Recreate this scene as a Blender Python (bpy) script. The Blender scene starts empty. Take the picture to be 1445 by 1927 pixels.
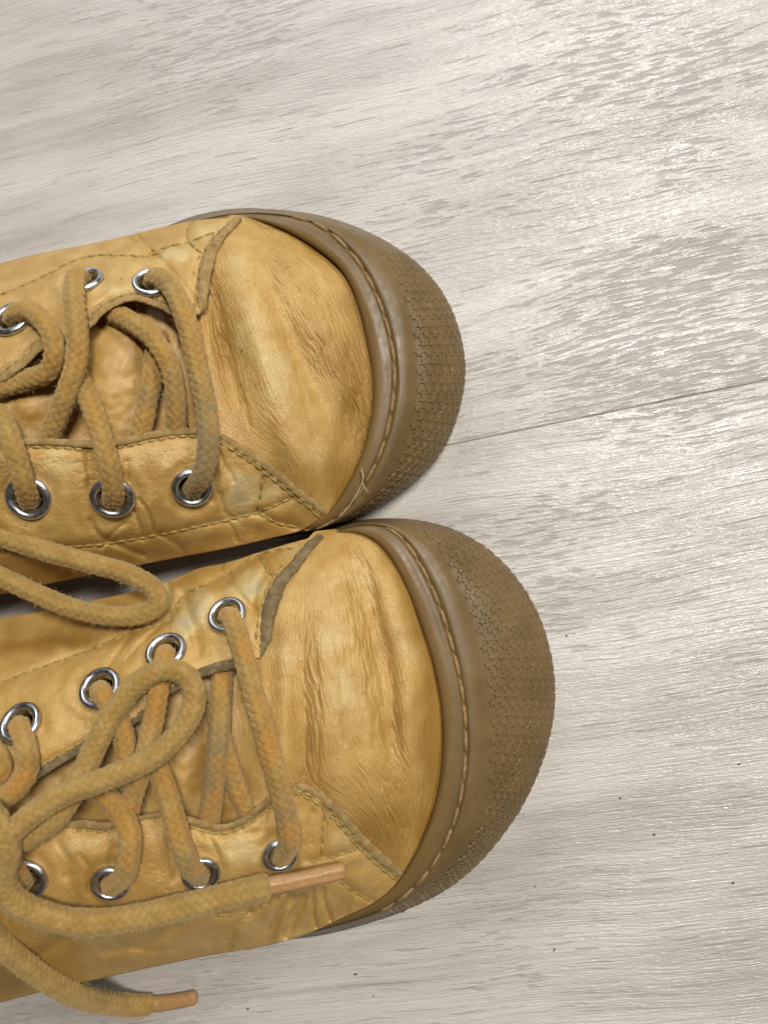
import bpy, math, random
import numpy as np
from mathutils import Vector, Matrix

# ------------------------------------------------------------------ scene, camera, light
SC = bpy.context.scene
COL = SC.collection
random.seed(7)
RNG = np.random.RandomState(11)

W_PX, H_PX, F_PX = 1445.0, 1927.0, 1558.0          # photograph size and focal length in its pixels
CAM_Z = 0.225                                      # phone held 22.5 cm above the floor
TILT = math.radians(7.0)                           # leaning slightly towards the heels
cam = bpy.data.cameras.new("camera")
cam_o = bpy.data.objects.new("camera", cam)
COL.objects.link(cam_o)
c_right = np.array([math.cos(TILT), 0, -math.sin(TILT)])
c_up = np.array([0.0, 1.0, 0.0])
c_fwd = np.array([-math.sin(TILT), 0, -math.cos(TILT)])
m = Matrix(((c_right[0], c_up[0], -c_fwd[0], 0), (c_right[1], c_up[1], -c_fwd[1], 0),
            (c_right[2], c_up[2], -c_fwd[2], CAM_Z), (0, 0, 0, 1)))
cam_o.matrix_world = m
cam.sensor_fit = 'HORIZONTAL'
cam.lens = 4.0
cam.sensor_width = 4.0 * W_PX / F_PX
cam.clip_start, cam.clip_end = 0.005, 50
cam.dof.use_dof = True
cam.dof.focus_distance = 0.200
cam.dof.aperture_fstop = 2.0
SC.camera = cam_o

SC.view_settings.view_transform = 'Standard'
SC.view_settings.look = 'None'
SC.view_settings.exposure = 0.04
SC.view_settings.gamma = 1.0

world = bpy.data.worlds.new("World")
SC.world = world
world.use_nodes = True
bg = world.node_tree.nodes['Background']
bg.inputs[0].default_value = (0.92, 0.95, 1.0, 1)
bg.inputs[1].default_value = 0.042


def lamp(name, loc, target, size, watts, color):
    l = bpy.data.lights.new(name, 'AREA')
    l.shape = 'RECTANGLE'
    l.size, l.size_y = size
    l.energy = watts
    l.color = color
    o = bpy.data.objects.new(name, l)
    o.location = loc
    d = Vector(target) - Vector(loc)
    o.rotation_euler = d.to_track_quat('-Z', 'Y').to_euler()
    COL.objects.link(o)
    return o


lamp("ceiling_lamp", (0.30, 0.37, 1.25), (0.0, 0.0, 0.0), (0.32, 0.18), 15.5, (1.0, 0.97, 0.92))
lamp("added_side_lamp", (1.0, 0.68, 1.0), (0, 0, 0), (0.5, 0.25), 9.5, (1.0, 0.96, 0.88))  # added lamp low on the right, no known source; sharpens relief in the leather
lamp("window_light", (-0.45, 1.7, 0.9), (0, 0, 0), (0.8, 0.8), 13.0, (0.82, 0.91, 1.0))


# ------------------------------------------------------------------ maths helpers
def P(px, py, z):
    """pixel of the photograph + height in mm -> world metres"""
    px = np.asarray(px, float); py = np.asarray(py, float); z = np.asarray(z, float) * 0.001
    px, py, z = np.broadcast_arrays(px, py, z)
    a = (px - W_PX / 2) / F_PX
    b = -(py - H_PX / 2) / F_PX
    d = a[..., None] * c_right + b[..., None] * c_up + c_fwd
    t = (CAM_Z - z) / (-d[..., 2])
    o = d * t[..., None]
    o[..., 2] += CAM_Z
    return o


def spline(pts, n):
    """centripetal Catmull-Rom through pts, resampled to n even steps"""
    p = np.asarray(pts, float)
    p = np.vstack([2 * p[0] - p[1], p, 2 * p[-1] - p[-2]])
    out = []
    for i in range(1, len(p) - 2):
        p0, p1, p2, p3 = p[i - 1], p[i], p[i + 1], p[i + 2]
        t0 = 0.0
        t1 = t0 + max(np.linalg.norm(p1 - p0), 1e-9) ** 0.5
        t2 = t1 + max(np.linalg.norm(p2 - p1), 1e-9) ** 0.5
        t3 = t2 + max(np.linalg.norm(p3 - p2), 1e-9) ** 0.5
        t = np.linspace(t1, t2, 24, endpoint=False)[:, None]
        a1 = (t1 - t) / (t1 - t0) * p0 + (t - t0) / (t1 - t0) * p1
        a2 = (t2 - t) / (t2 - t1) * p1 + (t - t1) / (t2 - t1) * p2
        a3 = (t3 - t) / (t3 - t2) * p2 + (t - t2) / (t3 - t2) * p3
        b1 = (t2 - t) / (t2 - t0) * a1 + (t - t0) / (t2 - t0) * a2
        b2 = (t3 - t) / (t3 - t1) * a2 + (t - t1) / (t3 - t1) * a3
        out.append((t2 - t) / (t2 - t1) * b1 + (t - t1) / (t2 - t1) * b2)
    out.append(p[-2][None])
    c = np.vstack(out)
    s = np.concatenate([[0], np.cumsum(np.linalg.norm(np.diff(c, axis=0), axis=1))])
    q = np.linspace(0, s[-1], n)
    return np.stack([np.interp(q, s, c[:, k]) for k in range(c.shape[1])], 1)


def length(c):
    return np.linalg.norm(np.diff(np.asarray(c, float), axis=0), axis=1).sum()


def sstep(a, b, x):
    t = np.clip((np.asarray(x, float) - a) / (b - a), 0, 1)
    return t * t * (3 - 2 * t)


def _h(ix, iy, seed):
    v = (ix.astype(np.int64) * 374761393 + iy.astype(np.int64) * 668265263 + seed * 974711) & 0xffffffff
    v = ((v ^ (v >> 13)) * 1274126177) & 0xffffffff
    return ((v ^ (v >> 16)) & 0xffff) / 65535.0 * 2 * math.pi


def noise(x, y, seed=0):
    x, y = np.broadcast_arrays(np.asarray(x, float), np.asarray(y, float))
    ix, iy = np.floor(x), np.floor(y)
    fx, fy = x - ix, y - iy
    u, v = fx ** 3 * (fx * (6 * fx - 15) + 10), fy ** 3 * (fy * (6 * fy - 15) + 10)

    def g(dx, dy):
        a = _h(ix + dx, iy + dy, seed)
        return np.cos(a) * (fx - dx) + np.sin(a) * (fy - dy)
    return 1.4 * ((g(0, 0) * (1 - u) + g(1, 0) * u) * (1 - v) + (g(0, 1) * (1 - u) + g(1, 1) * u) * v)


def voro(x, y, seed=0):
    """distance to the nearest cell border of a jittered lattice (0 on the border)"""
    x, y = np.broadcast_arrays(np.asarray(x, float), np.asarray(y, float))
    ix, iy = np.floor(x), np.floor(y)
    f1 = np.full(x.shape, 9.0); f2 = np.full(x.shape, 9.0)
    for dx in (-1, 0, 1):
        for dy in (-1, 0, 1):
            jx = _h(ix + dx, iy + dy, seed) / (2 * math.pi); jy = _h(ix + dx, iy + dy, seed + 77) / (2 * math.pi)
            d = np.hypot(ix + dx + jx - x, iy + dy + jy - y)
            f2 = np.minimum(f2, np.maximum(f1, d)); f1 = np.minimum(f1, d)
    return f2 - f1


def tps(pts):
    """smooth height field through (px, py, z) control points"""
    a = np.asarray(pts, float)
    xy, z = a[:, :2] / 400.0, a[:, 2]
    n = len(a)

    def U(r2):
        return np.where(r2 > 1e-12, r2 * np.log(np.maximum(r2, 1e-12)), 0)
    K = U(((xy[:, None] - xy[None]) ** 2).sum(-1)) + 0.0015 * np.eye(n)
    Q = np.hstack([np.ones((n, 1)), xy])
    M = np.zeros((n + 3, n + 3))
    M[:n, :n] = K; M[:n, n:] = Q; M[n:, :n] = Q.T
    w = np.linalg.solve(M, np.concatenate([z, np.zeros(3)]))

    def f(px, py):
        px, py = np.broadcast_arrays(np.asarray(px, float) / 400, np.asarray(py, float) / 400)
        r = w[n] + w[n + 1] * px + w[n + 2] * py
        for k in range(n):
            r = r + w[k] * U((px - xy[k, 0]) ** 2 + (py - xy[k, 1]) ** 2)
        return r
    return f


def pdist(px, py, poly):
    """distance in px from points to a polyline"""
    d = np.full(np.shape(px), 1e9)
    poly = np.asarray(poly, float)[:, :2]
    for a, b in zip(poly[:-1], poly[1:]):
        ab = b - a
        t = np.clip(((px - a[0]) * ab[0] + (py - a[1]) * ab[1]) / max(ab @ ab, 1e-9), 0, 1)
        d = np.minimum(d, np.hypot(px - a[0] - t * ab[0], py - a[1] - t * ab[1]))
    return d


def blobs(px, py, lst):
    r = np.zeros(np.shape(px))
    for (x, y, rx, ry, ang, s) in lst:
        c, sn = math.cos(math.radians(ang)), math.sin(math.radians(ang))
        u, v = (px - x) * c + (py - y) * sn, -(px - x) * sn + (py - y) * c
        r = r + s * np.exp(-((u / rx) ** 2 + (v / ry) ** 2))
    return r


def coons(A, B, C, D, n, m):
    """A: v=0, B: v=1 (along u); C: u=0, D: u=1 (along v) -> (n, m, 2)"""
    A, B = spline(A, n), spline(B, n)
    C, D = spline(C, m), spline(D, m)
    u = np.linspace(0, 1, n)[:, None, None]; v = np.linspace(0, 1, m)[None, :, None]
    S = (1 - v) * A[:, None] + v * B[:, None] + (1 - u) * C[None] + u * D[None]
    S = S - ((1 - u) * (1 - v) * A[0] + u * (1 - v) * A[-1] + (1 - u) * v * B[0] + u * v * B[-1])
    return S


# ------------------------------------------------------------------ mesh helpers
def link(name, me, mat, parent=None):
    o = bpy.data.objects.new(name, me)
    COL.objects.link(o)
    if mat is not None:
        me.materials.append(mat)
    if parent is not None:
        o.parent = parent
    return o


def origin(parent):
    l = Vector((0, 0, 0))
    while parent is not None:
        l = l + parent.location
        parent = parent.parent
    return np.array(l)


def make(name, V, F, mat, parent=None, attrs=None, smooth=True, uv=None):
    """V (n,3) world verts, F (k,4) or list of faces -> one mesh object under parent"""
    me = bpy.data.meshes.new(name)
    V = np.asarray(V, float) - origin(parent)
    if isinstance(F, np.ndarray):
        k = F.shape[1]
        me.vertices.add(len(V)); me.vertices.foreach_set('co', V.astype(np.float32).ravel())
        me.loops.add(F.size); me.loops.foreach_set('vertex_index', F.astype(np.int32).ravel())
        me.polygons.add(len(F))
        me.polygons.foreach_set('loop_start', np.arange(0, F.size, k, dtype=np.int32))
        me.polygons.foreach_set('loop_total', np.full(len(F), k, np.int32))
        me.update(calc_edges=True)
    else:
        me.from_pydata([tuple(v) for v in V], [], F)
    me.polygons.foreach_set('use_smooth', np.full(len(me.polygons), bool(smooth)))
    for k_, a in (attrs or {}).items():
        at = me.attributes.new(k_, 'FLOAT', 'POINT')
        at.data.foreach_set('value', np.asarray(a, np.float32).ravel())
    me.update()
    return link(name, me, mat, parent)


def grid_faces(n, m, closed=False):
    i = np.arange(n - 1)[:, None]
    j = np.arange(m if closed else m - 1)[None]
    j2 = (j + 1) % m
    return np.stack([i * m + j, (i + 1) * m + j, (i + 1) * m + j2, i * m + j2], -1).reshape(-1, 4)


def orient_up(V, F):
    """flip the winding when most faces look down"""
    n = np.cross(V[F[:, 1]] - V[F[:, 0]], V[F[:, 2]] - V[F[:, 0]])
    return F[:, ::-1] if n[:, 2].sum() < 0 else F


def frames(c):
    t = np.gradient(c, axis=0)
    t /= np.linalg.norm(t, axis=1)[:, None] + 1e-12
    nrm = np.zeros_like(c)
    a = np.array([0, 0, 1.0]) if abs(t[0, 2]) < 0.9 else np.array([1.0, 0, 0])
    v = a - t[0] * (a @ t[0]); nrm[0] = v / np.linalg.norm(v)
    for i in range(1, len(c)):
        v = nrm[i - 1] - t[i] * (nrm[i - 1] @ t[i])
        nrm[i] = v / np.linalg.norm(v)
    return t, nrm, np.cross(t, nrm)


class Bag:
    """collects several pieces into one mesh"""
    def __init__(s):
        s.V, s.F, s.A, s.n = [], [], {}, 0

    def add(s, V, F, **at):
        s.V.append(V); s.F.append(F + s.n); s.n += len(V)
        for k, a in at.items():
            s.A.setdefault(k, []).append(np.broadcast_to(a, (len(V),)))

    def build(s, name, mat, parent=None, smooth=True):
        return make(name, np.vstack(s.V), np.vstack(s.F), mat, parent,
                    {k: np.concatenate(a) for k, a in s.A.items()}, smooth)


def tube(c, r, k=18, rad_fn=None, flat=1.0, cap=True):
    """world path c (n,3), radius r scalar or (n,) -> verts, faces, (s, theta)"""
    n = len(c)
    t, nn, bb = frames(c)
    th = np.linspace(0, 2 * math.pi, k, endpoint=False)
    s = np.concatenate([[0], np.cumsum(np.linalg.norm(np.diff(c, axis=0), axis=1))])
    R = np.broadcast_to(np.asarray(r, float), (n,))[:, None] * np.ones((1, k))
    if rad_fn is not None:
        R = R + rad_fn(s[:, None], th[None])
    if cap:
        L = max(np.mean(R), 1e-6)
        e = np.minimum(s, s[-1] - s)
        R = R * np.sqrt(np.clip(1 - (1 - np.clip(e / (0.6 * L), 0, 1)) ** 2, 0.0009, 1))[:, None]
    V = c[:, None] + R[..., None] * (np.cos(th)[None, :, None] * nn[:, None] * flat + np.sin(th)[None, :, None] * bb[:, None])
    return V.reshape(-1, 3), grid_faces(n, k, True)[:, ::-1], s, th


# ------------------------------------------------------------------ node helpers
class NT:
    def __init__(s, name):
        s.m = bpy.data.materials.new(name)
        s.m.use_nodes = True
        s.t = s.m.node_tree
        s.b = s.t.nodes['Principled BSDF']

    def n(s, typ, **kw):
        nd = s.t.nodes.new(typ)
        for k, v in kw.items():
            setattr(nd, k, v)
        return nd

    def set(s, sock, v):
        if isinstance(v, bpy.types.NodeSocket):
            s.t.links.new(v, sock)
        else:
            if hasattr(sock, 'default_value') and hasattr(sock.default_value, '__len__') and len(sock.default_value) == 4 and len(v) == 3:
                v = (*v, 1)
            sock.default_value = v

    def math(s, op, a, b=0.0, c=None, clamp=False):
        nd = s.n('ShaderNodeMath', operation=op, use_clamp=clamp)
        s.set(nd.inputs[0], a); s.set(nd.inputs[1], b)
        if c is not None:
            s.set(nd.inputs[2], c)
        return nd.outputs[0]

    def mix(s, f, a, b, blend='MIX'):
        nd = s.n('ShaderNodeMix', data_type='RGBA', blend_type=blend)
        s.set(nd.inputs[0], f); s.set(nd.inputs[6], a); s.set(nd.inputs[7], b)
        return nd.outputs[2]

    def ramp(s, f, a, b, lo=0.0, hi=1.0):
        nd = s.n('ShaderNodeMapRange', interpolation_type='SMOOTHSTEP')
        s.set(nd.inputs[0], f)
        nd.inputs[1].default_value, nd.inputs[2].default_value = a, b
        nd.inputs[3].default_value, nd.inputs[4].default_value = lo, hi
        return nd.outputs[0]

    def coord(s):
        return s.n('ShaderNodeTexCoord').outputs['Object']

    def scale(s, v, sc):
        nd = s.n('ShaderNodeVectorMath', operation='MULTIPLY')
        s.set(nd.inputs[0], v); nd.inputs[1].default_value = sc
        return nd.outputs[0]

    def vadd(s, a, b):
        nd = s.n('ShaderNodeVectorMath', operation='ADD')
        s.set(nd.inputs[0], a); s.set(nd.inputs[1], b)
        return nd.outputs[0]

    def noise(s, v, scale, detail=3, rough=0.55, dist=0.0, color=False):
        nd = s.n('ShaderNodeTexNoise')
        s.set(nd.inputs['Vector'], v)
        nd.inputs['Scale'].default_value = scale
        nd.inputs['Detail'].default_value = detail
        nd.inputs['Roughness'].default_value = rough
        nd.inputs['Distortion'].default_value = dist
        return nd.outputs['Color' if color else 0]

    def voronoi(s, v, scale, feature='F1'):
        nd = s.n('ShaderNodeTexVoronoi', feature=feature)
        s.set(nd.inputs['Vector'], v)
        nd.inputs['Scale'].default_value = scale
        return nd.outputs['Distance']

    def attr(s, name):
        return s.n('ShaderNodeAttribute', attribute_name=name).outputs['Fac']

    def bump(s, h, strength, dist, prev=None):
        nd = s.n('ShaderNodeBump')
        nd.inputs['Strength'].default_value = strength
        nd.inputs['Distance'].default_value = dist
        s.set(nd.inputs['Height'], h)
        if prev is not None:
            s.set(nd.inputs['Normal'], prev)
        return nd.outputs[0]

    def out(s, color, rough, normal=None, spec=0.5, **kw):
        s.set(s.b.inputs['Base Color'], color)
        s.set(s.b.inputs['Roughness'], rough)
        s.b.inputs['Specular IOR Level'].default_value = spec
        if normal is not None:
            s.set(s.b.inputs['Normal'], normal)
        for k, v in kw.items():
            s.set(s.b.inputs[k.replace('_', ' ')], v)
        return s.m


def mat_leather(name, pores=1.0):
    k = NT(name)
    v = k.coord()
    wear, deep = k.attr('wear'), k.attr('deep')
    n1 = k.noise(v, 160, 4, 0.6)
    n2 = k.noise(v, 900, 3, 0.6)
    base = k.mix(k.ramp(n1, 0.35, 0.7), (0.450, 0.259, 0.061), (0.545, 0.345, 0.104))
    w = k.math('ADD', wear, k.math('MULTIPLY', k.math('SUBTRACT', n1, 0.5), 0.7))
    w = k.math('ADD', w, k.math('MULTIPLY', k.math('SUBTRACT', n2, 0.5), 0.7))
    col = k.mix(k.ramp(w, 0.25, 0.95), base, (0.560, 0.405, 0.165))
    col = k.mix(k.ramp(w, 1.0, 1.7), col, (0.43, 0.352, 0.20))
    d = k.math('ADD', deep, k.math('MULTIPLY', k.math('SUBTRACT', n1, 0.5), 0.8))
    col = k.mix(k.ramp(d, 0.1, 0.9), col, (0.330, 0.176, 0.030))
    spots = k.ramp(k.noise(v, 420, 1, 0.4), 0.77, 0.82)
    col = k.mix(k.math('MULTIPLY', spots, 0.6), col, (0.16, 0.08, 0.025))
    g = k.voronoi(v, 2300, 'DISTANCE_TO_EDGE')
    g2 = k.voronoi(k.vadd(v, k.scale(k.noise(v, 300, 2, color=True), (0.0008,) * 3)), 1600, 'DISTANCE_TO_EDGE')
    b = k.bump(k.ramp(g2, 0.0, 0.10), 0.40 * pores, 0.00022)
    b = k.bump(k.ramp(g, 0.0, 0.25), 0.4 * pores, 0.00014, b)
    b = k.bump(k.noise(v, 3600, 2, 0.6), 0.30, 0.00008, b)
    r = k.ramp(n2, 0.3, 0.7, 0.37, 0.50)
    return k.out(col, r, b, 0.75)


def mat_suede(name, a, b_):
    k = NT(name)
    v = k.coord()
    col = k.mix(k.ramp(k.noise(v, 500, 4, 0.7), 0.35, 0.65), a, b_)
    b = k.bump(k.noise(v, 4200, 3, 0.7), 0.9, 0.0003)
    return k.out(col, 0.9, b, 0.12, Sheen_Weight=0.08)


def mat_lace(name):
    k = NT(name)
    v = k.coord()
    dirt, seam = k.attr('dirt'), k.attr('gap')
    n = k.noise(v, 260, 4, 0.6)
    col = k.mix(k.ramp(n, 0.3, 0.7), (0.290, 0.174, 0.044), (0.385, 0.248, 0.078))
    dd = k.math('ADD', dirt, k.math('MULTIPLY', k.math('SUBTRACT', k.noise(v, 330, 4, 0.65), 0.5), 1.2))
    col = k.mix(k.ramp(dd, 0.25, 0.9, 0, 0.85), col, (0.205, 0.160, 0.078))
    og = k.math('SUBTRACT', k.noise(v, 120, 2, 0.5), 0.35)
    col = k.mix(k.ramp(k.math('MULTIPLY', og, k.attr('orange')), 0.02, 0.25, 0, 0.8), col, (0.42, 0.205, 0.040))
    col = k.mix(k.math('MULTIPLY', seam, 0.6), col, (0.21, 0.115, 0.03))
    b = k.bump(k.noise(v, 3800, 3, 0.7), 0.8, 0.00022)
    return k.out(col, 0.85, b, 0.2, Sheen_Weight=0.45, Sheen_Roughness=0.5, Sheen_Tint=(0.9, 0.7, 0.4, 1))


def mat_rubber(name):
    k = NT(name)
    v = k.coord()
    n = k.noise(v, 90, 4, 0.6)
    col = k.mix(k.ramp(n, 0.3, 0.7), (0.124, 0.079, 0.029), (0.168, 0.106, 0.040))
    col = k.mix(k.attr('thin'), col, (0.175, 0.104, 0.032))
    grey = k.ramp(k.noise(v, 240, 4, 0.65), 0.5, 0.75, 0, 0.25)
    col = k.mix(grey, col, (0.160, 0.125, 0.078))
    b = k.bump(k.noise(v, 2600, 3, 0.6), 0.18, 0.00012)
    b = k.bump(k.noise(v, 350, 2, 0.5), 0.08, 0.0003, b)
    k.b.subsurface_method = 'RANDOM_WALK'
    return k.out(col, k.ramp(k.noise(v, 500, 3), 0.3, 0.7, 0.38, 0.52), b, 0.42, Subsurface_Weight=0.06,
                 Subsurface_Radius=(0.003, 0.0018, 0.0007), Subsurface_Scale=1.0)


def mat_thread(name, a, b_):
    k = NT(name)
    v = k.coord()
    col = k.mix(k.ramp(k.noise(v, 900, 3, 0.7), 0.35, 0.65), a, b_)
    b = k.bump(k.noise(v, 5200, 2, 0.7), 0.7, 0.0002)
    return k.out(col, 0.6, b, 0.35)


def mat_plain(name, col, rough, metal=0.0, spec=0.5, bumpy=0.0):
    k = NT(name)
    v = k.coord()
    c = k.mix(k.ramp(k.noise(v, 500, 4, 0.7), 0.3, 0.7), tuple(x * 0.82 for x in col), col)
    b = k.bump(k.noise(v, 900, 3), 0.2 + bumpy, 0.0001)
    return k.out(c, k.ramp(k.noise(v, 700, 3), 0.3, 0.7, rough * 0.75, rough * 1.3), b, spec, Metallic=metal)


a0, a1 = P(850, 836, 0), P(1445, 714, 0)
ang = math.atan2(a1[1] - a0[1], a1[0] - a0[0])
ux = np.array([math.cos(ang), math.sin(ang), 0]); uy = np.array([-math.sin(ang), math.cos(ang), 0])
# smoky knots in the grain: centre and half axes in plank coordinates
w_ = P(1300, 620, 0) - a0
PITTED = (float(w_ @ ux), float(w_ @ uy), 0)      # where the embossing is chopped into short pits
SMOKY = []
for (x, y, rx, ry, amt) in ((1345, 470, 210, 80, 1.0), (1150, 560, 160, 50, 0.8), (930, 690, 110, 42, 0.9), (410, 205, 120, 40, 0.7), (985, 140, 130, 26, 0.8), (860, 450, 140, 30, 0.5),
                            (260, 110, 330, 14, 0.6), (1380, 60, 200, 30, 0.6), (830, 60, 170, 16, 0.6), (330, 300, 90, 10, 0.5), (1000, 1720, 200, 30, 0.35), (1330, 1560, 160, 18, 0.4), (760, 1850, 220, 20, 0.35)):
    w_ = P(x, y, 0) - a0
    SMOKY.append((float(w_ @ ux), float(w_ @ uy), rx * 0.000144, ry * 0.000144, amt))


def mat_floor(name):
    k = NT(name)
    v = k.coord()
    v0 = v
    info = k.n('ShaderNodeObjectInfo').outputs['Random']
    off = k.n('ShaderNodeCombineXYZ')
    k.set(off.inputs[0], k.math('MULTIPLY', info, 7.0)); k.set(off.inputs[1], k.math('MULTIPLY', info, 3.0))
    v = k.vadd(v, off.outputs[0])
    # bend the grain gently, so that it flows round unseen knots
    wz = k.noise(k.scale(v, (7, 16, 1)), 1.0, 2, 0.5, color=True)
    wv = k.n('ShaderNodeVectorMath', operation='SUBTRACT'); k.set(wv.inputs[0], wz); wv.inputs[1].default_value = (0.5, 0.5, 0.5)
    v = k.vadd(v, k.scale(wv.outputs[0], (0.0, 0.013, 0.0)))
    wz2 = k.noise(k.scale(v, (60, 130, 1)), 1.0, 2, 0.5, color=True)
    wv2 = k.n('ShaderNodeVectorMath', operation='SUBTRACT'); k.set(wv2.inputs[0], wz2); wv2.inputs[1].default_value = (0.5, 0.5, 0.5)
    v = k.vadd(v, k.scale(wv2.outputs[0], (0.0, 0.0010, 0.0)))
    cloud = k.noise(k.scale(v, (9, 44, 1)), 1.0, 4, 0.6)
    band = k.noise(k.scale(v, (6, 230, 1)), 1.0, 5, 0.65)
    streak = k.noise(k.scale(v, (9, 360, 1)), 1.0, 4, 0.62)
    ripple = k.noise(k.scale(v, (42, 1500, 1)), 1.0, 2, 0.55)
    dash_s = k.noise(k.scale(v, (115, 1000, 1)), 1.0, 2, 0.55)
    dash_l = k.noise(k.scale(v, (42, 1000, 1)), 1.0, 3, 0.58)
    fine = k.noise(k.scale(v, (120, 3000, 1)), 1.0, 2, 0.6)
    zone = k.noise(k.scale(v, (10, 24, 1)), 1.0, 3, 0.55)
    dens = k.ramp(zone, 0.42, 0.66, 0.0, 0.85)
    smoke = None
    for (cx, cy, rx, ry, amt) in SMOKY:
        mp = k.n('ShaderNodeVectorMath', operation='SUBTRACT'); k.set(mp.inputs[0], v0); mp.inputs[1].default_value = (cx, cy, 0)
        ln = k.n('ShaderNodeVectorMath', operation='LENGTH')
        k.set(ln.inputs[0], k.scale(mp.outputs[0], (1 / rx, 1 / ry, 0)))
        g = k.ramp(k.math('ADD', ln.outputs['Value'], k.math('MULTIPLY', k.math('SUBTRACT', cloud, 0.5), 1.6)), 0.1, 1.1, amt, 0.0)
        smoke = g if smoke is None else k.math('MAXIMUM', smoke, g)
    dens = k.math('MAXIMUM', dens, smoke)
    pits = k.n('ShaderNodeVectorMath', operation='SUBTRACT'); k.set(pits.inputs[0], v0); pits.inputs[1].default_value = PITTED
    pl_ = k.n('ShaderNodeVectorMath', operation='LENGTH'); k.set(pl_.inputs[0], k.scale(pits.outputs[0], (1 / 0.075, 1 / 0.042, 0)))
    dens = k.math('MAXIMUM', dens, k.ramp(k.math('ADD', pl_.outputs['Value'], k.math('MULTIPLY', k.math('SUBTRACT', zone, 0.5), 1.5)), 0.2, 1.1, 1.0, 0.0))
    dash = k.math('ADD', k.math('MULTIPLY', dash_s, k.ramp(dens, 0.2, 0.8)), k.math('MULTIPLY', dash_l, k.math('SUBTRACT', 1.0, k.ramp(dens, 0.2, 0.8))))
    col = k.mix(k.ramp(cloud, 0.36, 0.70), (0.545, 0.518, 0.482), (0.385, 0.352, 0.322))
    col = k.mix(k.math('MULTIPLY', smoke, 0.42), col, (0.34, 0.305, 0.278))
    col = k.mix(k.ramp(band, 0.50, 0.76, 0, 0.62), col, (0.315, 0.285, 0.262))
    col = k.mix(k.ramp(band, 0.22, 0.42, 0.45, 0), col, (0.61, 0.59, 0.56))
    col = k.mix(k.ramp(streak, 0.50, 0.76, 0, 0.40), col, (0.34, 0.31, 0.285))
    d1 = k.ramp(k.math('ADD', dash, k.math('MULTIPLY', dens, 0.150)), 0.630, 0.70)
    col = k.mix(k.math('MULTIPLY', d1, 0.48), col, (0.27, 0.245, 0.225))
    col = k.mix(k.ramp(ripple, 0.50, 0.70, 0, 0.09), col, (0.34, 0.31, 0.285))
    col = k.mix(k.ramp(fine, 0.50, 0.72, 0, 0.09), col, (0.34, 0.31, 0.285))
    col = k.mix(k.ramp(fine, 0.28, 0.44, 0.30, 0), col, (0.66, 0.645, 0.62))
    hgt = k.math('SUBTRACT', k.math('MULTIPLY', k.ramp(fine, 0.3, 0.7), -0.3), k.math('ADD', d1, k.math('MULTIPLY', k.ramp(ripple, 0.45, 0.66), 0.42)))
    b = k.bump(hgt, 0.50, 0.00032)
    b = k.bump(k.noise(k.scale(v, (420, 1900, 1)), 1.0, 2, 0.6), 0.6, 0.00026, b)
    r = k.ramp(k.noise(k.scale(v, (60, 300, 1)), 1.0, 3), 0.3, 0.7, 0.24, 0.36)
    r = k.math('ADD', r, k.math('MULTIPLY', d1, 0.35))
    col = k.mix(1.0, col, (1.05, 1.03, 1.008), 'MULTIPLY')
    return k.out(col, r, b, 0.6)


M_LEATHER = mat_leather('tan_leather')
M_TONGUE = mat_leather('tongue_leather', 0.7)
M_SUEDE = mat_suede('cut_leather_edge', (0.275, 0.172, 0.060), (0.405, 0.27, 0.108))
M_SUEDE_DARK = mat_suede('dark_cut_leather_edge', (0.140, 0.100, 0.048), (0.25, 0.18, 0.088))
M_LACE = mat_lace('cotton_lace')
M_FUZZ = mat_thread('lace_fuzz_cotton', (0.48, 0.33, 0.14), (0.58, 0.44, 0.22))
M_RUBBER = mat_rubber('gum_rubber')
M_WELT_T = mat_thread('brown_thread', (0.20, 0.120, 0.045), (0.31, 0.20, 0.085))
M_SEAM_T = mat_thread('mustard_thread', (0.26, 0.172, 0.042), (0.43, 0.305, 0.10))
M_METAL = mat_plain('eyelet_metal', (0.58, 0.58, 0.60), 0.33, 1.0)
M_AGLET = mat_plain('aglet_leather', (0.40, 0.222, 0.088), 0.42, 0, 0.4, 0.5)
M_FRAY = mat_thread('pale_thread', (0.42, 0.32, 0.17), (0.52, 0.42, 0.25))
M_FLOOR = mat_floor('grey_wood_vinyl')
M_SUB = mat_plain('floor_underlay', (0.10, 0.09, 0.08), 0.9)
M_DUST = mat_plain('dark_dust', (0.03, 0.025, 0.02), 0.8)

# ------------------------------------------------------------------ floor
floor = make('floor', [(-1.5, -1.5, -0.0075), (1.5, -1.5, -0.0075), (1.5, 1.5, -0.0075), (-1.5, 1.5, -0.0075)],
             [(0, 1, 2, 3)], M_SUB)
floor['kind'] = 'structure'
PW, PL, G = 0.186, 1.22, 0.000055
for row in range(-3, 4):
    for kx in range(-1, 2):
        y0 = row * PW
        x0 = -0.62 + kx * PL + ((row * 0.407) % 1.0) * 0.5 - 0.2
        x1, y1, e = x0 + PL - 2 * G, y0 + PW - 2 * G, 0.00034
        V = []
        for (dz, i) in ((-0.007, 0), (-0.00028, 0), (0, e)):
            V += [(x0 + i, y0 + i, dz), (x1 - i, y0 + i, dz), (x1 - i, y1 - i, dz), (x0 + i, y1 - i, dz)]
        F = [(8, 9, 10, 11)]
        for l in (0, 4):
            for q in range(4):
                F.append((l + q, l + (q + 1) % 4, l + 4 + (q + 1) % 4, l + 4 + q))
        me = bpy.data.meshes.new('floor_plank')
        me.from_pydata(V, [], F); me.update()
        o = link('floor_plank', me, M_FLOOR, floor)
        o.location = tuple(a0)
        o.rotation_euler = (0, 0, ang)


# ------------------------------------------------------------------ shoe pieces
Q_UP = 1.3        # mm that the quarters lie above the vamp


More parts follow.
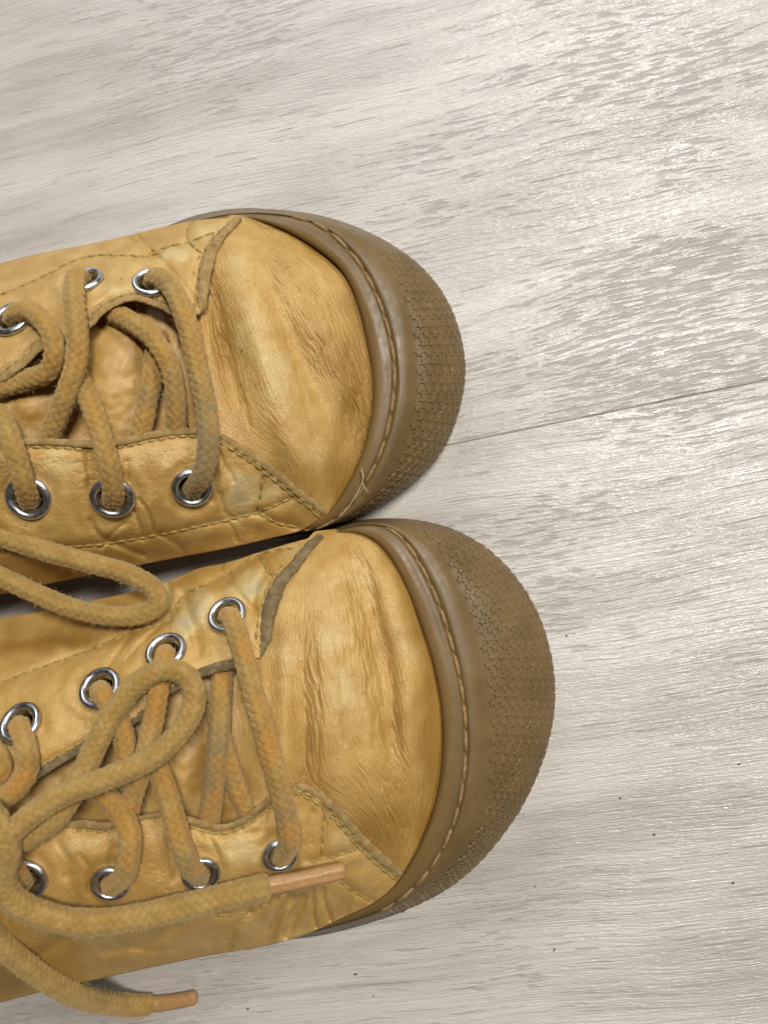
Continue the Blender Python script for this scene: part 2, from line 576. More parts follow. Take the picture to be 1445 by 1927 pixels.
class Shoe:
    def __init__(s, name, base_px, heights, label):
        s.root = bpy.data.objects.new(name, None)
        COL.objects.link(s.root)
        s.root.empty_display_size = 0.02
        b = P(base_px[0], base_px[1], 0)
        s.root.location = (b[0], b[1], 0)
        s.root['label'] = label
        s.root['category'] = 'shoe'
        s.root['group'] = 'pair of worn tan leather shoes'
        s.H = tps(heights)
        s.seams, s.creases, s.bumps = [], [], []
        s.wear, s.deep, s.holes = [], [], []
        s.seed = len(name) + int(base_px[1])

    def feat(s, px, py):
        """relief of the leather in mm: stitched-down seams, creases, soft dents"""
        r = blobs(px, py, s.bumps)
        for poly in s.seams:
            d = pdist(px, py, poly)
            r = r - 0.50 * np.exp(-(d / 6.0) ** 2) + 0.30 * np.exp(-((d - 17) / 12.0) ** 2)
        for poly, depth, w in s.creases:
            pl = spline(poly, 14)
            wob = 3.0 * noise(px / 22, py / 22, s.seed + 3)
            d = pdist(px + wob, py, pl)
            r = r - 1.5 * depth * np.exp(-(d / w) ** 2)
        for (hx, hy, rx, ry) in s.holes:
            d = np.hypot((px - hx) / rx, (py - hy) / ry)
            r = r - 0.35 * np.exp(-((d - 1.0) / 0.25) ** 2) + 0.35 * np.exp(-((d - 1.5) / 0.3) ** 2)
        wx, wy = px + 9 * noise(px / 30, py / 30, s.seed + 60), py + 9 * noise(px / 30, py / 30, s.seed + 61)
        fold = sstep(0.0, 0.5, noise(px / 70, py / 70, s.seed + 62))
        r = r - 0.20 * fold * np.exp(-(voro(wx / 30, wy / 12, s.seed + 63) / 0.16) ** 1.3) - 0.07 * np.exp(-(voro(wx / 13, wy / 11, s.seed + 64) / 0.2) ** 1.4)
        r = r + 0.40 * noise(px / 60, py / 60, s.seed) + 0.16 * noise(px / 24, py / 24, s.seed + 1)
        return r

    def Q(s, px, py):
        return s.H(px, py) + Q_UP + s.feat(px, py)

    def normal(s, px, py):
        e = 6.0
        a = P(px + e, py, s.H(px + e, py)) - P(px - e, py, s.H(px - e, py))
        b = P(px, py + e, s.H(px, py + e)) - P(px, py - e, s.H(px, py - e))
        n = np.cross(b, a)
        n /= np.linalg.norm(n, axis=-1, keepdims=True)
        return n

    def paint(s, px, py):
        px, py = px + 16 * noise(px / 34, py / 34, s.seed + 50) + 5 * noise(px / 9, py / 9, s.seed + 52), py + 16 * noise(px / 34, py / 34, s.seed + 51)
        w = 0.9 * blobs(px, py, s.wear) + 0.35 * noise(px / 75, py / 75, s.seed + 8) + 0.15 * noise(px / 25, py / 25, s.seed + 9)
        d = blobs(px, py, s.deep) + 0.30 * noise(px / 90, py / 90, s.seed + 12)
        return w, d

    # ---- quarter: side leather with the eyelet row
    def quarter(s, A, B, C, D, side):
        n = int(length(B) / 2.6); mm = max(24, int(max(length(C), length(D)) / 2.6))
        S = coons(A, B, C, D, n, mm)
        px, py = S[..., 0], S[..., 1]
        z = s.Q(px, py)
        V = P(px, py, z)
        w, d = s.paint(px, py)
        # below the widest line the leather turns in to meet the sole
        e = V[:, -1]
        tan = np.gradient(e, axis=0); tan /= np.linalg.norm(tan, axis=1)[:, None]
        outd = np.stack([-tan[:, 1], tan[:, 0], 0 * tan[:, 0]], 1) * side
        rows, zs = [V], z[:, -1] * 0.001
        for f, ins in ((0.88, 0.0), (0.72, -0.0008), (0.5, -0.0026), (0.3, -0.0045), (0.12, -0.006)):
            r = e + outd * ins
            r[:, 2] = e[:, 2] * f
            rows.append(r[:, None])
        V = np.concatenate(rows, 1)
        m2 = V.shape[1]
        ext = m2 - mm
        w = np.concatenate([w, np.repeat(w[:, -1:], ext, 1)], 1)
        d = np.concatenate([d, np.repeat(d[:, -1:], ext, 1)], 1)
        F = grid_faces(n, m2)
        fx = np.concatenate([px, np.repeat(px[:, -1:] + 1e4, ext, 1)], 1).ravel()[F].mean(1)
        fy = np.concatenate([py, np.repeat(py[:, -1:], ext, 1)], 1).ravel()[F].mean(1)
        keep = np.ones(len(F), bool)
        for (hx, hy, rx, ry) in s.holes:
            keep &= np.hypot((fx - hx) / (rx * 0.72), (fy - hy) / (ry * 0.72)) > 1
        V = V.reshape(-1, 3)
        F = orient_up(V, F)[keep]
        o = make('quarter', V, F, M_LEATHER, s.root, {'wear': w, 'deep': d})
        md = o.modifiers.new('thickness', 'SOLIDIFY')
        md.thickness, md.offset = 0.0011, -1
        return o

    # ---- vamp: toe leather, creased where the foot bends
    def vamp(s, L, R, crease_fn, dip):
        n, mm = int(length(R) / 1.9), int(380 / 1.1)
        Lc, Rc = spline(L, n), spline(R, n)
        q = np.linspace(0, 1, mm)[None, :, None]
        S = Lc[:, None] * (1 - q) + Rc[:, None] * q
        px, py = S[..., 0], S[..., 1]
        t = np.linspace(0, 1, n)[:, None] * np.ones((1, mm)); sv = np.linspace(0, 1, mm)[None] * np.ones((n, 1))
        z = s.H(px, py) + 2.0 * blobs(px, py, s.vbumps) + crease_fn(px, py, t, sv)
        for poly, depth, w in s.vcreases:
            wob = 3.5 * noise(px / 26, py / 26, s.seed + 3)
            z = z - 0.9 * depth * np.exp(-(pdist(px + wob, py, spline(poly, 14)) / w) ** 2)
        z = z + 0.25 * noise(px / 50, py / 50, s.seed + 20) + dip(px, py)
        z = z - 2.2 * sstep(0.965, 1.0, sv) + 1.5 * np.exp(-((sv - 0.60) / 0.22) ** 2) * sstep(0.02, 0.25, t) * sstep(0.98, 0.75, t) - 1.2 * sstep(0.78, 1.0, sv)
        V = P(px, py, z).reshape(-1, 3)
        F = orient_up(V, grid_faces(n, mm))
        wx, wy = px + 26 * noise(px / 50, py / 70, s.seed + 50) + 6 * noise(px / 9, py / 14, s.seed + 52), py + 30 * noise(px / 50, py / 60, s.seed + 51)
        w = 0.62 * blobs(wx, wy, s.vwear) + 0.35 * noise(px / 80, py / 80, s.seed + 8) + 0.15 * noise(px / 22, py / 22, s.seed + 9)
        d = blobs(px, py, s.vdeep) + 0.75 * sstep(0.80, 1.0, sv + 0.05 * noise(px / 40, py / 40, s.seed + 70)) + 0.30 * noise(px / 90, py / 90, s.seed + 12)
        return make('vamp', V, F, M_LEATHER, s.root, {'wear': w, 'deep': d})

    def tongue(s, A, B, bumps):
        n, mm = 240, 150
        Ac, Bc = spline(A, n), spline(B, n)
        q = np.linspace(0, 1, mm)[None, :, None]
        S = Ac[:, None] * (1 - q) + Bc[:, None] * q
        px, py = S[..., 0], S[..., 1]
        z = s.H(px, py) - 6.2 + blobs(px, py, bumps) + 0.5 * noise(px / 45, py / 45, s.seed + 31) + 0.2 * noise(px / 16, py / 16, s.seed + 32)
        V = P(px, py, z).reshape(-1, 3)
        F = orient_up(V, grid_faces(n, mm))
        w = 0.2 + 0.4 * noise(px / 70, py / 70, s.seed + 33)
        d = 0.35 + 0.4 * noise(px / 60, py / 60, s.seed + 34)
        o = make('tongue', V, F, M_TONGUE, s.root, {'wear': w, 'deep': d})
        return o

    def edge(s, pts, r, mat, lift=0.3, flat=0.5, parent=None):
        """cut edge of the leather: a fuzzy round strip; pts = (px, py[, radius factor])"""
        p = np.asarray([(a + (1.0,))[:3] for a in pts], float)
        c = spline(p, max(40, int(length(p[:, :2]) / 3)))
        w = P(c[:, 0], c[:, 1], s.Q(c[:, 0], c[:, 1]) + lift)
        sd = s.seed + len(pts)
        r = r * 0.001

        def fn(sv, th):
            return r * (0.20 * noise(sv * 900, th * 1.5, sd) + 0.24 * noise(sv * 2800, th * 3.0, sd + 1) + 0.12 * noise(sv * 260, 0 * th, sd + 2))
        V, F, _, _ = tube(w, r * c[:, 2], 16, fn, flat)
        return make('leather_edge', V, F, mat, parent or s.root)

    def stitching(s, polys, parent, period=20.0, r=0.37, lift=0.06, offs=0.0):
        bag = Bag()
        for poly in polys:
            L = length(poly)
            k = max(2, int(round(L / period)))
            c = spline(poly, k * 8 + 1)
            for i in range(k):
                a, b = c[i * 8], c[i * 8 + 7]
                jit = RNG.uniform(-0.9, 0.9, 2)
                mid = (a + b) / 2 + jit
                A = P(a[0], a[1], s.Q(a[0], a[1]) - 0.05); B = P(b[0], b[1], s.Q(b[0], b[1]) - 0.05)
                Mi = P(mid[0], mid[1], s.Q(mid[0], mid[1]) + lift + r * 0.6)
                tt = np.linspace(0, 1, 7)[:, None]
                path = (1 - tt) ** 2 * A + 2 * tt * (1 - tt) * (2 * Mi - (A + B) / 2) + tt ** 2 * B
                rr = r * 0.001 * (0.55 + 0.45 * np.sin(math.pi * tt[:, 0])) * RNG.uniform(0.85, 1.1)
                V, F, _, _ = tube(path, rr, 6, cap=False)
                bag.add(V, F)
        o = bag.build('seam_stitching', M_SEAM_T, parent)
        o['kind'] = 'stuff'
        return o

    def eyelet(s, x, y, rx, ry):
        """rolled metal ring with its barrel, seated on the leather"""
        n = s.normal(x, y)
        c = P(x, y, s.H(x, y) + Q_UP + float(s.feat(np.array([x + 1.4 * rx]), np.array([y]))[0]) * 0 + 0.1)
        rad = 0.5 * np.linalg.norm(P(x + rx, y, s.H(x, y)) - P(x - rx, y, s.H(x, y))) * 0.95
        prof = []
        w = rad * 0.37
        for a in np.linspace(-0.5, 1.0, 10):
            th = a * math.pi
            prof.append((rad - w / 2 + w / 2 * math.cos(th), 0.00095 * math.sin(th) if th > 0 else 0.0006 * math.sin(th)))
        prof += [(rad - w - 0.00002, -0.0008), (rad - w, -0.0030)]
        k = 40
        t1 = np.cross(n, [0, 1, 0]); t1 /= np.linalg.norm(t1); t2 = np.cross(n, t1)
        V = []
        for (r, h) in prof:
            for q in range(k):
                a = 2 * math.pi * q / k
                V.append(c + t1 * r * math.cos(a) + t2 * r * math.sin(a) + n * h)
        V = np.array(V)
        F = orient_up(V, grid_faces(len(prof), k, True))
        return make('eyelet', V, F, M_METAL, s.root)

    # ---- gum rubber foxing and toe bumper
    def rubber(s, st, zlip, stars_from, stars_to, stitch_from, stitch_to):
        """st: stations of (lip, stitch, star start, silhouette) points, each (x, y)"""
        st = np.asarray(st, float)                       # (k, 4, 2)
        n = 420
        cur = spline(np.hstack([st.reshape(len(st), 8), 15.0 * np.arange(len(st))[:, None]]), n)
        sid = cur[:, 8] / 15.0
        cur = cur[:, :8].reshape(n, 4, 2)
        for it in range(2):                               # even out the stations along the toe
            pad = np.pad(cur, ((4, 4), (0, 0), (0, 0)), 'edge')
            cur = sum(pad[i:i + n] for i in range(9)) / 9
        lip, sti, sst, sil = (cur[:, i] for i in range(4))
        zl = np.interp(sid, np.arange(len(zlip)), zlip)
        zl = np.convolve(np.pad(zl, 12, 'edge'), np.ones(25) / 25, 'valid')

        def lerp(a, b, f):
            return a * (1 - f) + b * f
        rings = [(lerp(lip, sti, -0.35), zl - 5), (lerp(lip, sti, -0.06), zl - 2.5), (lip, zl - 0.9), (lerp(lip, sti, 0.10), zl - 0.1),
                 (lerp(lip, sti, 0.30), zl + 0.25), (lerp(lip, sti, 0.60), zl + 0.15), (lerp(lip, sti, 0.82), zl - 0.05),
                 (sti, zl - 0.75), (lerp(sti, sst, 0.20), zl - 0.10), (lerp(sti, sst, 0.45), zl - 0.25), (lerp(sti, sst, 0.72), zl - 0.9),
                 (lerp(sti, sst, 0.95), zl - 1.9), (lerp(sst, sil, 0.03), zl - 2.5),
                 (lerp(sst, sil, 0.25), zl - 4.2), (lerp(sst, sil, 0.5), zl - 6.8), (lerp(sst, sil, 0.75), zl - 10.2),
                 (lerp(sst, sil, 0.92), zl - 13.6), (sil, zl - 17.0)]
        W = [P(r[:, 0], r[:, 1], z) for r, z in rings]
        e = W[-1]
        mid = e.mean(0)
        tan = np.gradient(e, axis=0); tan /= np.linalg.norm(tan, axis=1)[:, None]
        outd = np.stack([-tan[:, 1], tan[:, 0], 0 * tan[:, 0]], 1)
        if ((e - mid)[n // 2] @ outd[n // 2]) < 0:
            outd = -outd
        for zz, ins in ((3.2, -0.0004), (0.9, -0.0012), (0.02, -0.0024)):
            r = e + outd * ins
            r[:, 2] = np.minimum(e[:, 2], zz * 0.001)
            W.append(r)
        W = np.stack(W, 1)                                # (n, rings, 3)
        # fine rows
        K = W.shape[1]; sub = 7
        fine = np.stack([spline(W[i], (K - 1) * sub + 1) for i in range(n)]) if False else None
        rows = []
        for j in range(K - 1):
            p0, p1, p2, p3 = W[:, max(j - 1, 0)], W[:, j], W[:, j + 1], W[:, min(j + 2, K - 1)]
            d01 = np.linalg.norm(p1 - p0, axis=1)[:, None] + 1e-6; d12 = np.linalg.norm(p2 - p1, axis=1)[:, None] + 1e-6; d23 = np.linalg.norm(p3 - p2, axis=1)[:, None] + 1e-6
            m1 = ((p2 - p1) * d01 / d12 + (p1 - p0) * d12 / d01) / (d01 + d12) * d12 if j > 0 else (p2 - p1)
            m2 = ((p3 - p2) * d12 / d23 + (p2 - p1) * d23 / d12) / (d12 + d23) * d12 if j < K - 2 else (p2 - p1)
            for f in np.arange(sub) / sub:
                h00, h10 = 2 * f ** 3 - 3 * f ** 2 + 1, f ** 3 - 2 * f ** 2 + f
                h01, h11 = -2 * f ** 3 + 3 * f ** 2, f ** 3 - f ** 2
                rows.append(h00 * p1 + h10 * m1 + h01 * p2 + h11 * m2)
        rows.append(W[:, -1])
        G = np.stack(rows, 1)
        mm = G.shape[1]
        px = np.linspace(0, 40, n)[:, None]; qq = np.linspace(0, 20, mm)[None]
        G[..., 2] += (0.00007 * noise(px, qq, s.seed + 40)) * (G[..., 2] > 0.004)
        thin = np.zeros((n, mm))
        thin[:, :sub * 4] = 0.8; thin[:, sub * 4:sub * 6] = np.linspace(0.8, 0, sub * 2)[None]
        V = G.reshape(-1, 3)
        o = make('rubber_sole', V, orient_up(V, grid_faces(n, mm)), M_RUBBER, s.root, {'thin': thin})
        # moulded stars, a relief of hundreds
        j0, j1 = sub * 12 + 1, sub * 18
        patch = G[:, j0:j1]
        al = np.concatenate([[0], np.cumsum(np.linalg.norm(np.diff(patch[:, 8], axis=0), axis=1))])
        bag = Bag()
        pitch = 0.00268
        i0, i1 = int(np.searchsorted(sid, stars_from)), int(np.searchsorted(sid, stars_to))
        ca = al[i0]; row = 0
        while ca < al[i1]:
            fi = np.interp(ca, al, np.arange(n)); i = min(int(fi), n - 2); f = fi - i
            line = patch[i] * (1 - f) + patch[i + 1] * f
            nxt = patch[min(i + 2, n - 1)] - patch[max(i - 1, 0)]
            ac = np.concatenate([[0], np.cumsum(np.linalg.norm(np.diff(line, axis=0), axis=1))])
            q = 0.0009 + (0.5 * pitch if row % 2 else 0)
            while q < ac[-1] - 0.0006:
                c = np.array([np.interp(q, ac, line[:, k]) for k in range(3)])
                c2 = np.array([np.interp(q + 0.0004, ac, line[:, k]) for k in range(3)])
                e1 = c2 - c; e1 /= np.linalg.norm(e1) + 1e-12
                e2 = nxt[int(np.searchsorted(ac, q)) - 1]; e2 = e2 / (np.linalg.norm(e2) + 1e-12); e2 = e2 - e1 * (e1 @ e2); e2 /= np.linalg.norm(e2)
                nn = np.cross(e1, e2)
                if nn @ (c - np.array([c[0] * 0 + mid[0], mid[1], -0.02])) < 0:
                    nn = -nn
                fade = min(1.0, (al[i1] - ca) / 0.02, (ca - al[i0]) / 0.02 + 0.1)
                hh = 0.00034 * (0.35 + 0.65 * fade) * (1.1 - 0.65 * min(1.0, q / ac[-1] * 1.4)) * RNG.uniform(0.8, 1.1)
                rot = (0.3 if row % 2 else 0.3 + math.pi / 5) + RNG.uniform(-0.2, 0.2)
                vs = []
                for (sc, up) in ((1.10, -0.0003), (1.0, hh * 0.55), (0.76, hh)):
                    for a in range(10):
                        rr = (0.00124 if a % 2 == 0 else 0.00056) * sc
                        an = rot + a * math.pi / 5
                        vs.append(c + e1 * rr * math.cos(an) + e2 * rr * math.sin(an) + nn * up)
                vs.append(c + nn * hh * 1.12)
                fs = [(l + a, l + (a + 1) % 10, l + 10 + (a + 1) % 10, l + 10 + a) for l in (0, 10) for a in range(10)]
                fs += [(20 + a, 20 + (a + 1) % 10, 30, 30) for a in range(10)]
                bag.add(np.array(vs), np.array(fs))
                q += pitch
            ca += pitch * 0.87; row += 1
        Vb, Fb = np.vstack(bag.V), np.vstack(bag.F)
        faces = [tuple(f) if f[2] != f[3] else tuple(f[:3]) for f in Fb.tolist()]
        so = make('star_relief', Vb, faces, M_RUBBER, o, {'thin': np.zeros(len(Vb))}, smooth=False)
        so['kind'] = 'stuff'
        # welt stitches, one object each
        line = W[:, 7]
        ss = np.concatenate([[0], np.cumsum(np.linalg.norm(np.diff(line, axis=0), axis=1))])
        i0, i1 = int(np.searchsorted(sid, stitch_from)), int(np.searchsorted(sid, stitch_to))
        q = ss[i0]
        while q < ss[i1]:
            l = 0.0058 * RNG.uniform(0.9, 1.12)
            tt = np.linspace(0, 1, 11)
            pth = np.stack([np.interp(q + tt * l, ss, line[:, k]) for k in range(3)], 1)
            pth[:, 2] += 0.00062 * np.sin(math.pi * tt) ** 0.6 - 0.00030
            r = 0.00052 * (0.62 + 0.38 * np.sin(math.pi * tt)) * RNG.uniform(0.9, 1.1)
            V, F, _, _ = tube(pth, r, 9, lambda a, b: 0.00006 * np.sin(a * 7000 + b * 3))
            make('stitch', V, F, M_WELT_T, o)
            q += l + 0.00035
        s.line = line
        return o

    # ---- laces
    def lace_path(s, pts):
        """pts (px, py, offset in mm above the shoe's skin)"""
        w = np.array([P(x, y, s.H(x, y) + Q_UP + o) for (x, y, o) in pts])
        return spline(w, int(length(w) / 0.00028))

    def lace(s, name, paths, r=2.45, orange=0.4, dirts=(), absolute=False):
        bag, fz = Bag(), Bag()
        for pts in paths:
            if absolute:
                w = np.array([P(x, y, z) for (x, y, z) in pts])
                c = spline(w, int(length(w) / 0.00028))
                pxy = spline([(a[0], a[1]) for a in pts], len(c))
            else:
                c = s.lace_path(pts)
                pxy = spline([(a[0], a[1]) for a in pts], len(c))
            k = 40
            rad = r * 0.001
            sd = RNG.randint(1000)
            ph = RNG.uniform(0, 6)
            gap = {}

            def braid(sv, th):
                a = sv / 0.0021 + 6 * th / (2 * math.pi) + ph
                b = sv / 0.0021 - 6 * th / (2 * math.pi)
                ha, hb = np.abs(np.sin(math.pi * a * 1.0)), np.abs(np.sin(math.pi * b * 1.0))
                over = 0.5 + 0.5 * np.tanh(4 * np.sin(math.pi * (a + b)))
                h = over * ha ** 0.7 + (1 - over) * hb ** 0.7
                gap['g'] = np.clip(1 - h * 1.5, 0, 1)
                return rad * (0.15 * h - 0.09 + 0.05 * noise(sv * 900, th * 1.9, sd) + 0.05 * noise(sv * 160, 0 * th, sd + 1)
                              + 0.05 * noise(sv * 2600, th * 4.5, sd + 2))
            V, F, sv, th = tube(c, rad, k, braid)
            dirt = blobs(pxy[:, 0], pxy[:, 1], dirts)
            bag.add(V, F, dirt=np.repeat(dirt, k), gap=gap['g'].ravel(), orange=np.full(len(V), orange))
            # loose cotton fibres
            VV = V.reshape(len(c), k, 3)
            m_ = int(sv[-1] * 1000 * 24)
            ii = RNG.randint(2, len(c) - 2, m_); jj = RNG.randint(0, k, m_)
            p0 = VV[ii, jj]
            nn = p0 - c[ii]; nn /= np.linalg.norm(nn, axis=1)[:, None] + 1e-9
            rv = RNG.normal(size=(m_, 3)); rv /= np.linalg.norm(rv, axis=1)[:, None]
            d = nn * RNG.uniform(0.35, 1.0, (m_, 1)) + rv * 0.8
            d /= np.linalg.norm(d, axis=1)[:, None]
            d2 = d + 0.8 * RNG.normal(size=(m_, 3)) * 0.5; d2 /= np.linalg.norm(d2, axis=1)[:, None]
            L = RNG.uniform(0.2, 1.0, (m_, 1)) ** 1.6 * 0.00100
            wv = np.cross(d, RNG.normal(size=(m_, 3))); wv /= np.linalg.norm(wv, axis=1)[:, None]
            wv = wv * 0.000020
            p1 = p0 + d * L; p2 = p1 + d2 * L * 0.7
            vv = np.stack([p0 - wv, p0 + wv, p1 - wv * 0.8, p1 + wv * 0.8, p2 - wv * 0.3, p2 + wv * 0.3], 1).reshape(-1, 3)
            bs = np.arange(m_)[:, None] * 6
            ff = np.concatenate([bs + np.array([[0, 1, 3, 2]]), bs + np.array([[2, 3, 5, 4]])])
            fz.add(vv, ff)
        o = bag.build(name, M_LACE, s.root)
        f = fz.build('fuzz', M_FUZZ, o)
        f['kind'] = 'stuff'
        return o

    def aglet(s, parent, pts, r, squash=0.9):
        w = np.array([P(x, y, z) for (x, y, z) in pts])
        c = spline(w, 60)
        sd = 5

        def fn(sv, th):
            return r * 0.001 * (0.09 * np.sign(np.sin(th - 0.5)) * (np.abs(th - 0.5) < 0.6) + 0.05 * noise(sv * 500, th, sd))
        V, F, _, _ = tube(c, r * 0.001 * np.linspace(1.0, 0.92, 60), 24, fn, squash)
        return make('aglet', V, F, M_AGLET, parent)


def offset_poly(poly, d):
    c = spline(poly, 40)
    t = np.gradient(c, axis=0); t /= np.linalg.norm(t, axis=1)[:, None]
    return c + np.stack([-t[:, 1], t[:, 0]], 1) * d


# ================================================================== shoe with the drooping loop (upper one in the photograph)
h1 = [(-650, 640, 28), (-650, 840, 54), (-650, 960, 56), (-650, 1110, 50), (-650, 1320, 26), (-400, 600, 26), (-400, 760, 52), (-400, 900, 56), (-400, 1050, 48), (-400, 1230, 24),
      (-120, 520, 25), (0, 495, 24), (150, 462, 23), (300, 428, 22), (430, 402, 21),
      (0, 555, 37), (140, 490, 31), (250, 476, 30.5),
      (20, 600, 43), (165, 527, 38), (282, 528, 36.5), (0, 700, 48), (75, 655, 46), (250, 560, 40), (330, 590, 39),
      (450, 408, 22), (410, 455, 29), (385, 520, 34), (378, 580, 36.5),
      (504, 420, 21.5), (587, 460, 22), (649, 511, 22.3), (687, 622, 22.8), (704, 705, 23), (699, 785, 22.5), (677, 875, 22), (623, 960, 21), (558, 998, 19),
      (560, 560, 31), (620, 620, 29), (650, 720, 27.5), (560, 700, 33), (480, 600, 36), (500, 720, 36.5), (540, 820, 34), (600, 860, 29.5), (520, 880, 32),
      (430, 620, 37), (440, 720, 38), (420, 800, 39), (470, 510, 33.0), (540, 480, 27.5),
      (45, 830, 48), (230, 830, 44), (365, 810, 40.5), (415, 820, 39.3), (500, 875, 34), (560, 925, 27.5), (615, 965, 21.5),
      (54, 937, 45), (212, 937, 41.5), (362, 918, 38), (0, 1040, 38), (155, 1027, 35), (330, 1000, 31), (485, 965, 26),
      (0, 1118, 22), (200, 1076, 20.5), (330, 1050, 20), (500, 1015, 19.0), (200, 720, 45.5), (320, 700, 41)]
S1 = Shoe('shoe', (350, 720), h1, 'worn tan leather shoe whose drooping lace loop falls across onto its neighbour')
S1.holes = [(22, 600, 40, 34), (160, 527, 36, 30), (284, 532, 36, 28), (54, 937, 43, 43), (212, 937, 43, 42), (362, 918, 40, 40)]
seam1_top = [[(-200, 640), (0, 555), (60, 530), (140, 490), (175, 480), (230, 480), (285, 482)],
             [(285, 480), (310, 465), (350, 457), (385, 443), (405, 437)], [(357, 420), (352, 440), (356, 456), (372, 470), (384, 478)]]
seam1_bot = [[(-200, 1060), (0, 1038), (155, 1028), (250, 1015), (330, 1000), (420, 980), (485, 964), (520, 950), (548, 938)],
             [(496, 884), (491, 930), (484, 963)], [(484, 963), (520, 983), (560, 993)]]
edge1_top = [(-650, 880), (-300, 800), (-150, 765), (0, 712), (40, 685), (78, 652), (120, 635), (165, 612), (198, 580), (250, 560), (300, 574), (335, 592), (378, 586)]
edge1_bot = [(-650, 930), (-300, 870), (-100, 842), (0, 834), (45, 831), (110, 832), (170, 836), (230, 831), (300, 816), (365, 811), (415, 820)]
D1_top = [(378, 586), (383, 545), (387, 510), (398, 475), (415, 445), (450, 408)]
D1_bot = [(415, 820), (450, 841), (500, 876), (560, 925), (590, 948), (612, 966)]
e_st1 = [offset_poly(edge1_top[3:6], -9), offset_poly(edge1_top[7:12], -9)]
e_st2 = [offset_poly(edge1_bot[3:11], 10)]
d_st2 = [offset_poly(D1_bot, 11), offset_poly(D1_bot, 7)]
S1.seams = seam1_top + seam1_bot + e_st1 + e_st2
S1.creases = [([(255, 440), (275, 462), (300, 488)], 0.6, 5), ([(240, 445), (262, 468), (285, 490)], 0.4, 4), ([(290, 480), (330, 520), (365, 565)], 0.7, 10),
              ([(235, 985), (205, 1010), (190, 1030)], 0.4, 4), ([(245, 950), (262, 985), (268, 1015)], 0.4, 4), ([(262, 940), (280, 970), (290, 1000)], 0.35, 4),
              ([(170, 980), (185, 1005), (230, 1030), (270, 1045)], 0.7, 6), ([(165, 850), (170, 880), (172, 915)], 0.7, 9), ([(240, 870), (235, 900)], 0.5, 7),
              ([(400, 860), (405, 900), (400, 940)], 0.6, 8), ([(415, 930), (420, 960), (440, 975)], 0.4, 5), ([(300, 1005), (340, 1030), (345, 1045)], 0.5, 6),
              ([(410, 845), (425, 880), (440, 905)], 0.35, 5), ([(400, 470), (375, 500), (368, 540)], 0.6, 9), ([(430, 985), (440, 1000), (445, 1018)], 0.35, 4)]
S1.bumps = [(110, 880, 45, 45, 0, 0.9), (290, 870, 50, 40, 0, 0.8), (455, 925, 38, 36, 0, 1.0), (225, 545, 40, 28, 0, 0.9), (335, 480, 35, 20, -20, 0.8),
            (430, 995, 60, 18, -12, 0.5), (120, 560, 30, 40, 0, 0.5)]
S1.wear = [(120, 870, 55, 40, 0, 0.8), (455, 930, 40, 45, 0, 1.7), (300, 860, 60, 40, 0, 0.7), (335, 478, 40, 22, -20, 1.2), (230, 545, 45, 25, 0, 0.9), (400, 430, 40, 25, 0, 0.8),
           (120, 520, 60, 30, -20, 0.6), (330, 1020, 70, 18, -12, 0.6), (515, 925, 25, 25, 0, 0.7)]
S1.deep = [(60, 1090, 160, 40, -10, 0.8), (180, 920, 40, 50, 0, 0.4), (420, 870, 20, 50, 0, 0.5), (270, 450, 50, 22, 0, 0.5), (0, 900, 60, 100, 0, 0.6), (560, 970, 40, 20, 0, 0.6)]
S1.vbumps = [(418, 640, 18, 120, -12, -1.7), (495, 680, 34, 170, -16, 1.5), (562, 660, 18, 150, -24, -0.9), (618, 650, 26, 130, -28, 0.9), (560, 860, 30, 80, -25, 0.6), (650, 830, 20, 90, 12, -0.8)]
S1.vcreases = [([(395, 560), (420, 650), (450, 760)], 0.5, 7), ([(410, 560), (432, 660), (470, 800)], 0.35, 5), ([(505, 470), (590, 590), (680, 740)], 0.3, 5),
               ([(540, 640), (570, 740), (600, 860)], 0.25, 5)]
S1.vwear = [(490, 640, 45, 160, -16, 0.95), (460, 470, 40, 50, 0, 0.4), (570, 830, 50, 90, -20, 0.6), (640, 560, 40, 60, -20, 0.35)]
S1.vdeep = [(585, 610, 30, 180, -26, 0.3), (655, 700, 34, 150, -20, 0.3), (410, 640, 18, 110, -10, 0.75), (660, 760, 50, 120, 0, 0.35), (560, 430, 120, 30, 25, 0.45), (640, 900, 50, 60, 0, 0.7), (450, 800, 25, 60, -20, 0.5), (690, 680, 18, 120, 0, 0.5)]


def crease_field(seed, tilt, masks):
    def fn(px, py, t, sv):
        w = 0.035 * noise(t * 5, sv * 5, seed) + 0.012 * noise(t * 16, sv * 14, seed + 1)
        tw = t + 0.02 * noise(t * 12, sv * 12, seed + 2)
        q = sv + tilt * t + w
        r = 0
        for (a, b, amp, wid, sd) in ((6, 30, 0.22, 0.16, 3), (10, 46, 0.40, 0.19, 4), (15, 62, 0.26, 0.22, 6)):
            e = voro(tw * a, q * b, seed + sd)
            part = 0.35 + 0.65 * sstep(-0.35, 0.35, noise(t * 4, sv * 5, seed + 20 + sd))
            r = r - amp * part * np.exp(-(e / wid) ** 1.3)
        r = r + 0.10 * noise(t * 6, q * 14, seed + 9)
        m_ = np.clip(0.22 + 0.85 * blobs(px, py, masks), 0, 1.2)
        return r * m_ - 0.03 * np.exp(-(voro(px / 9, py / 7, seed + 14) / 0.2) ** 2)
    return fn


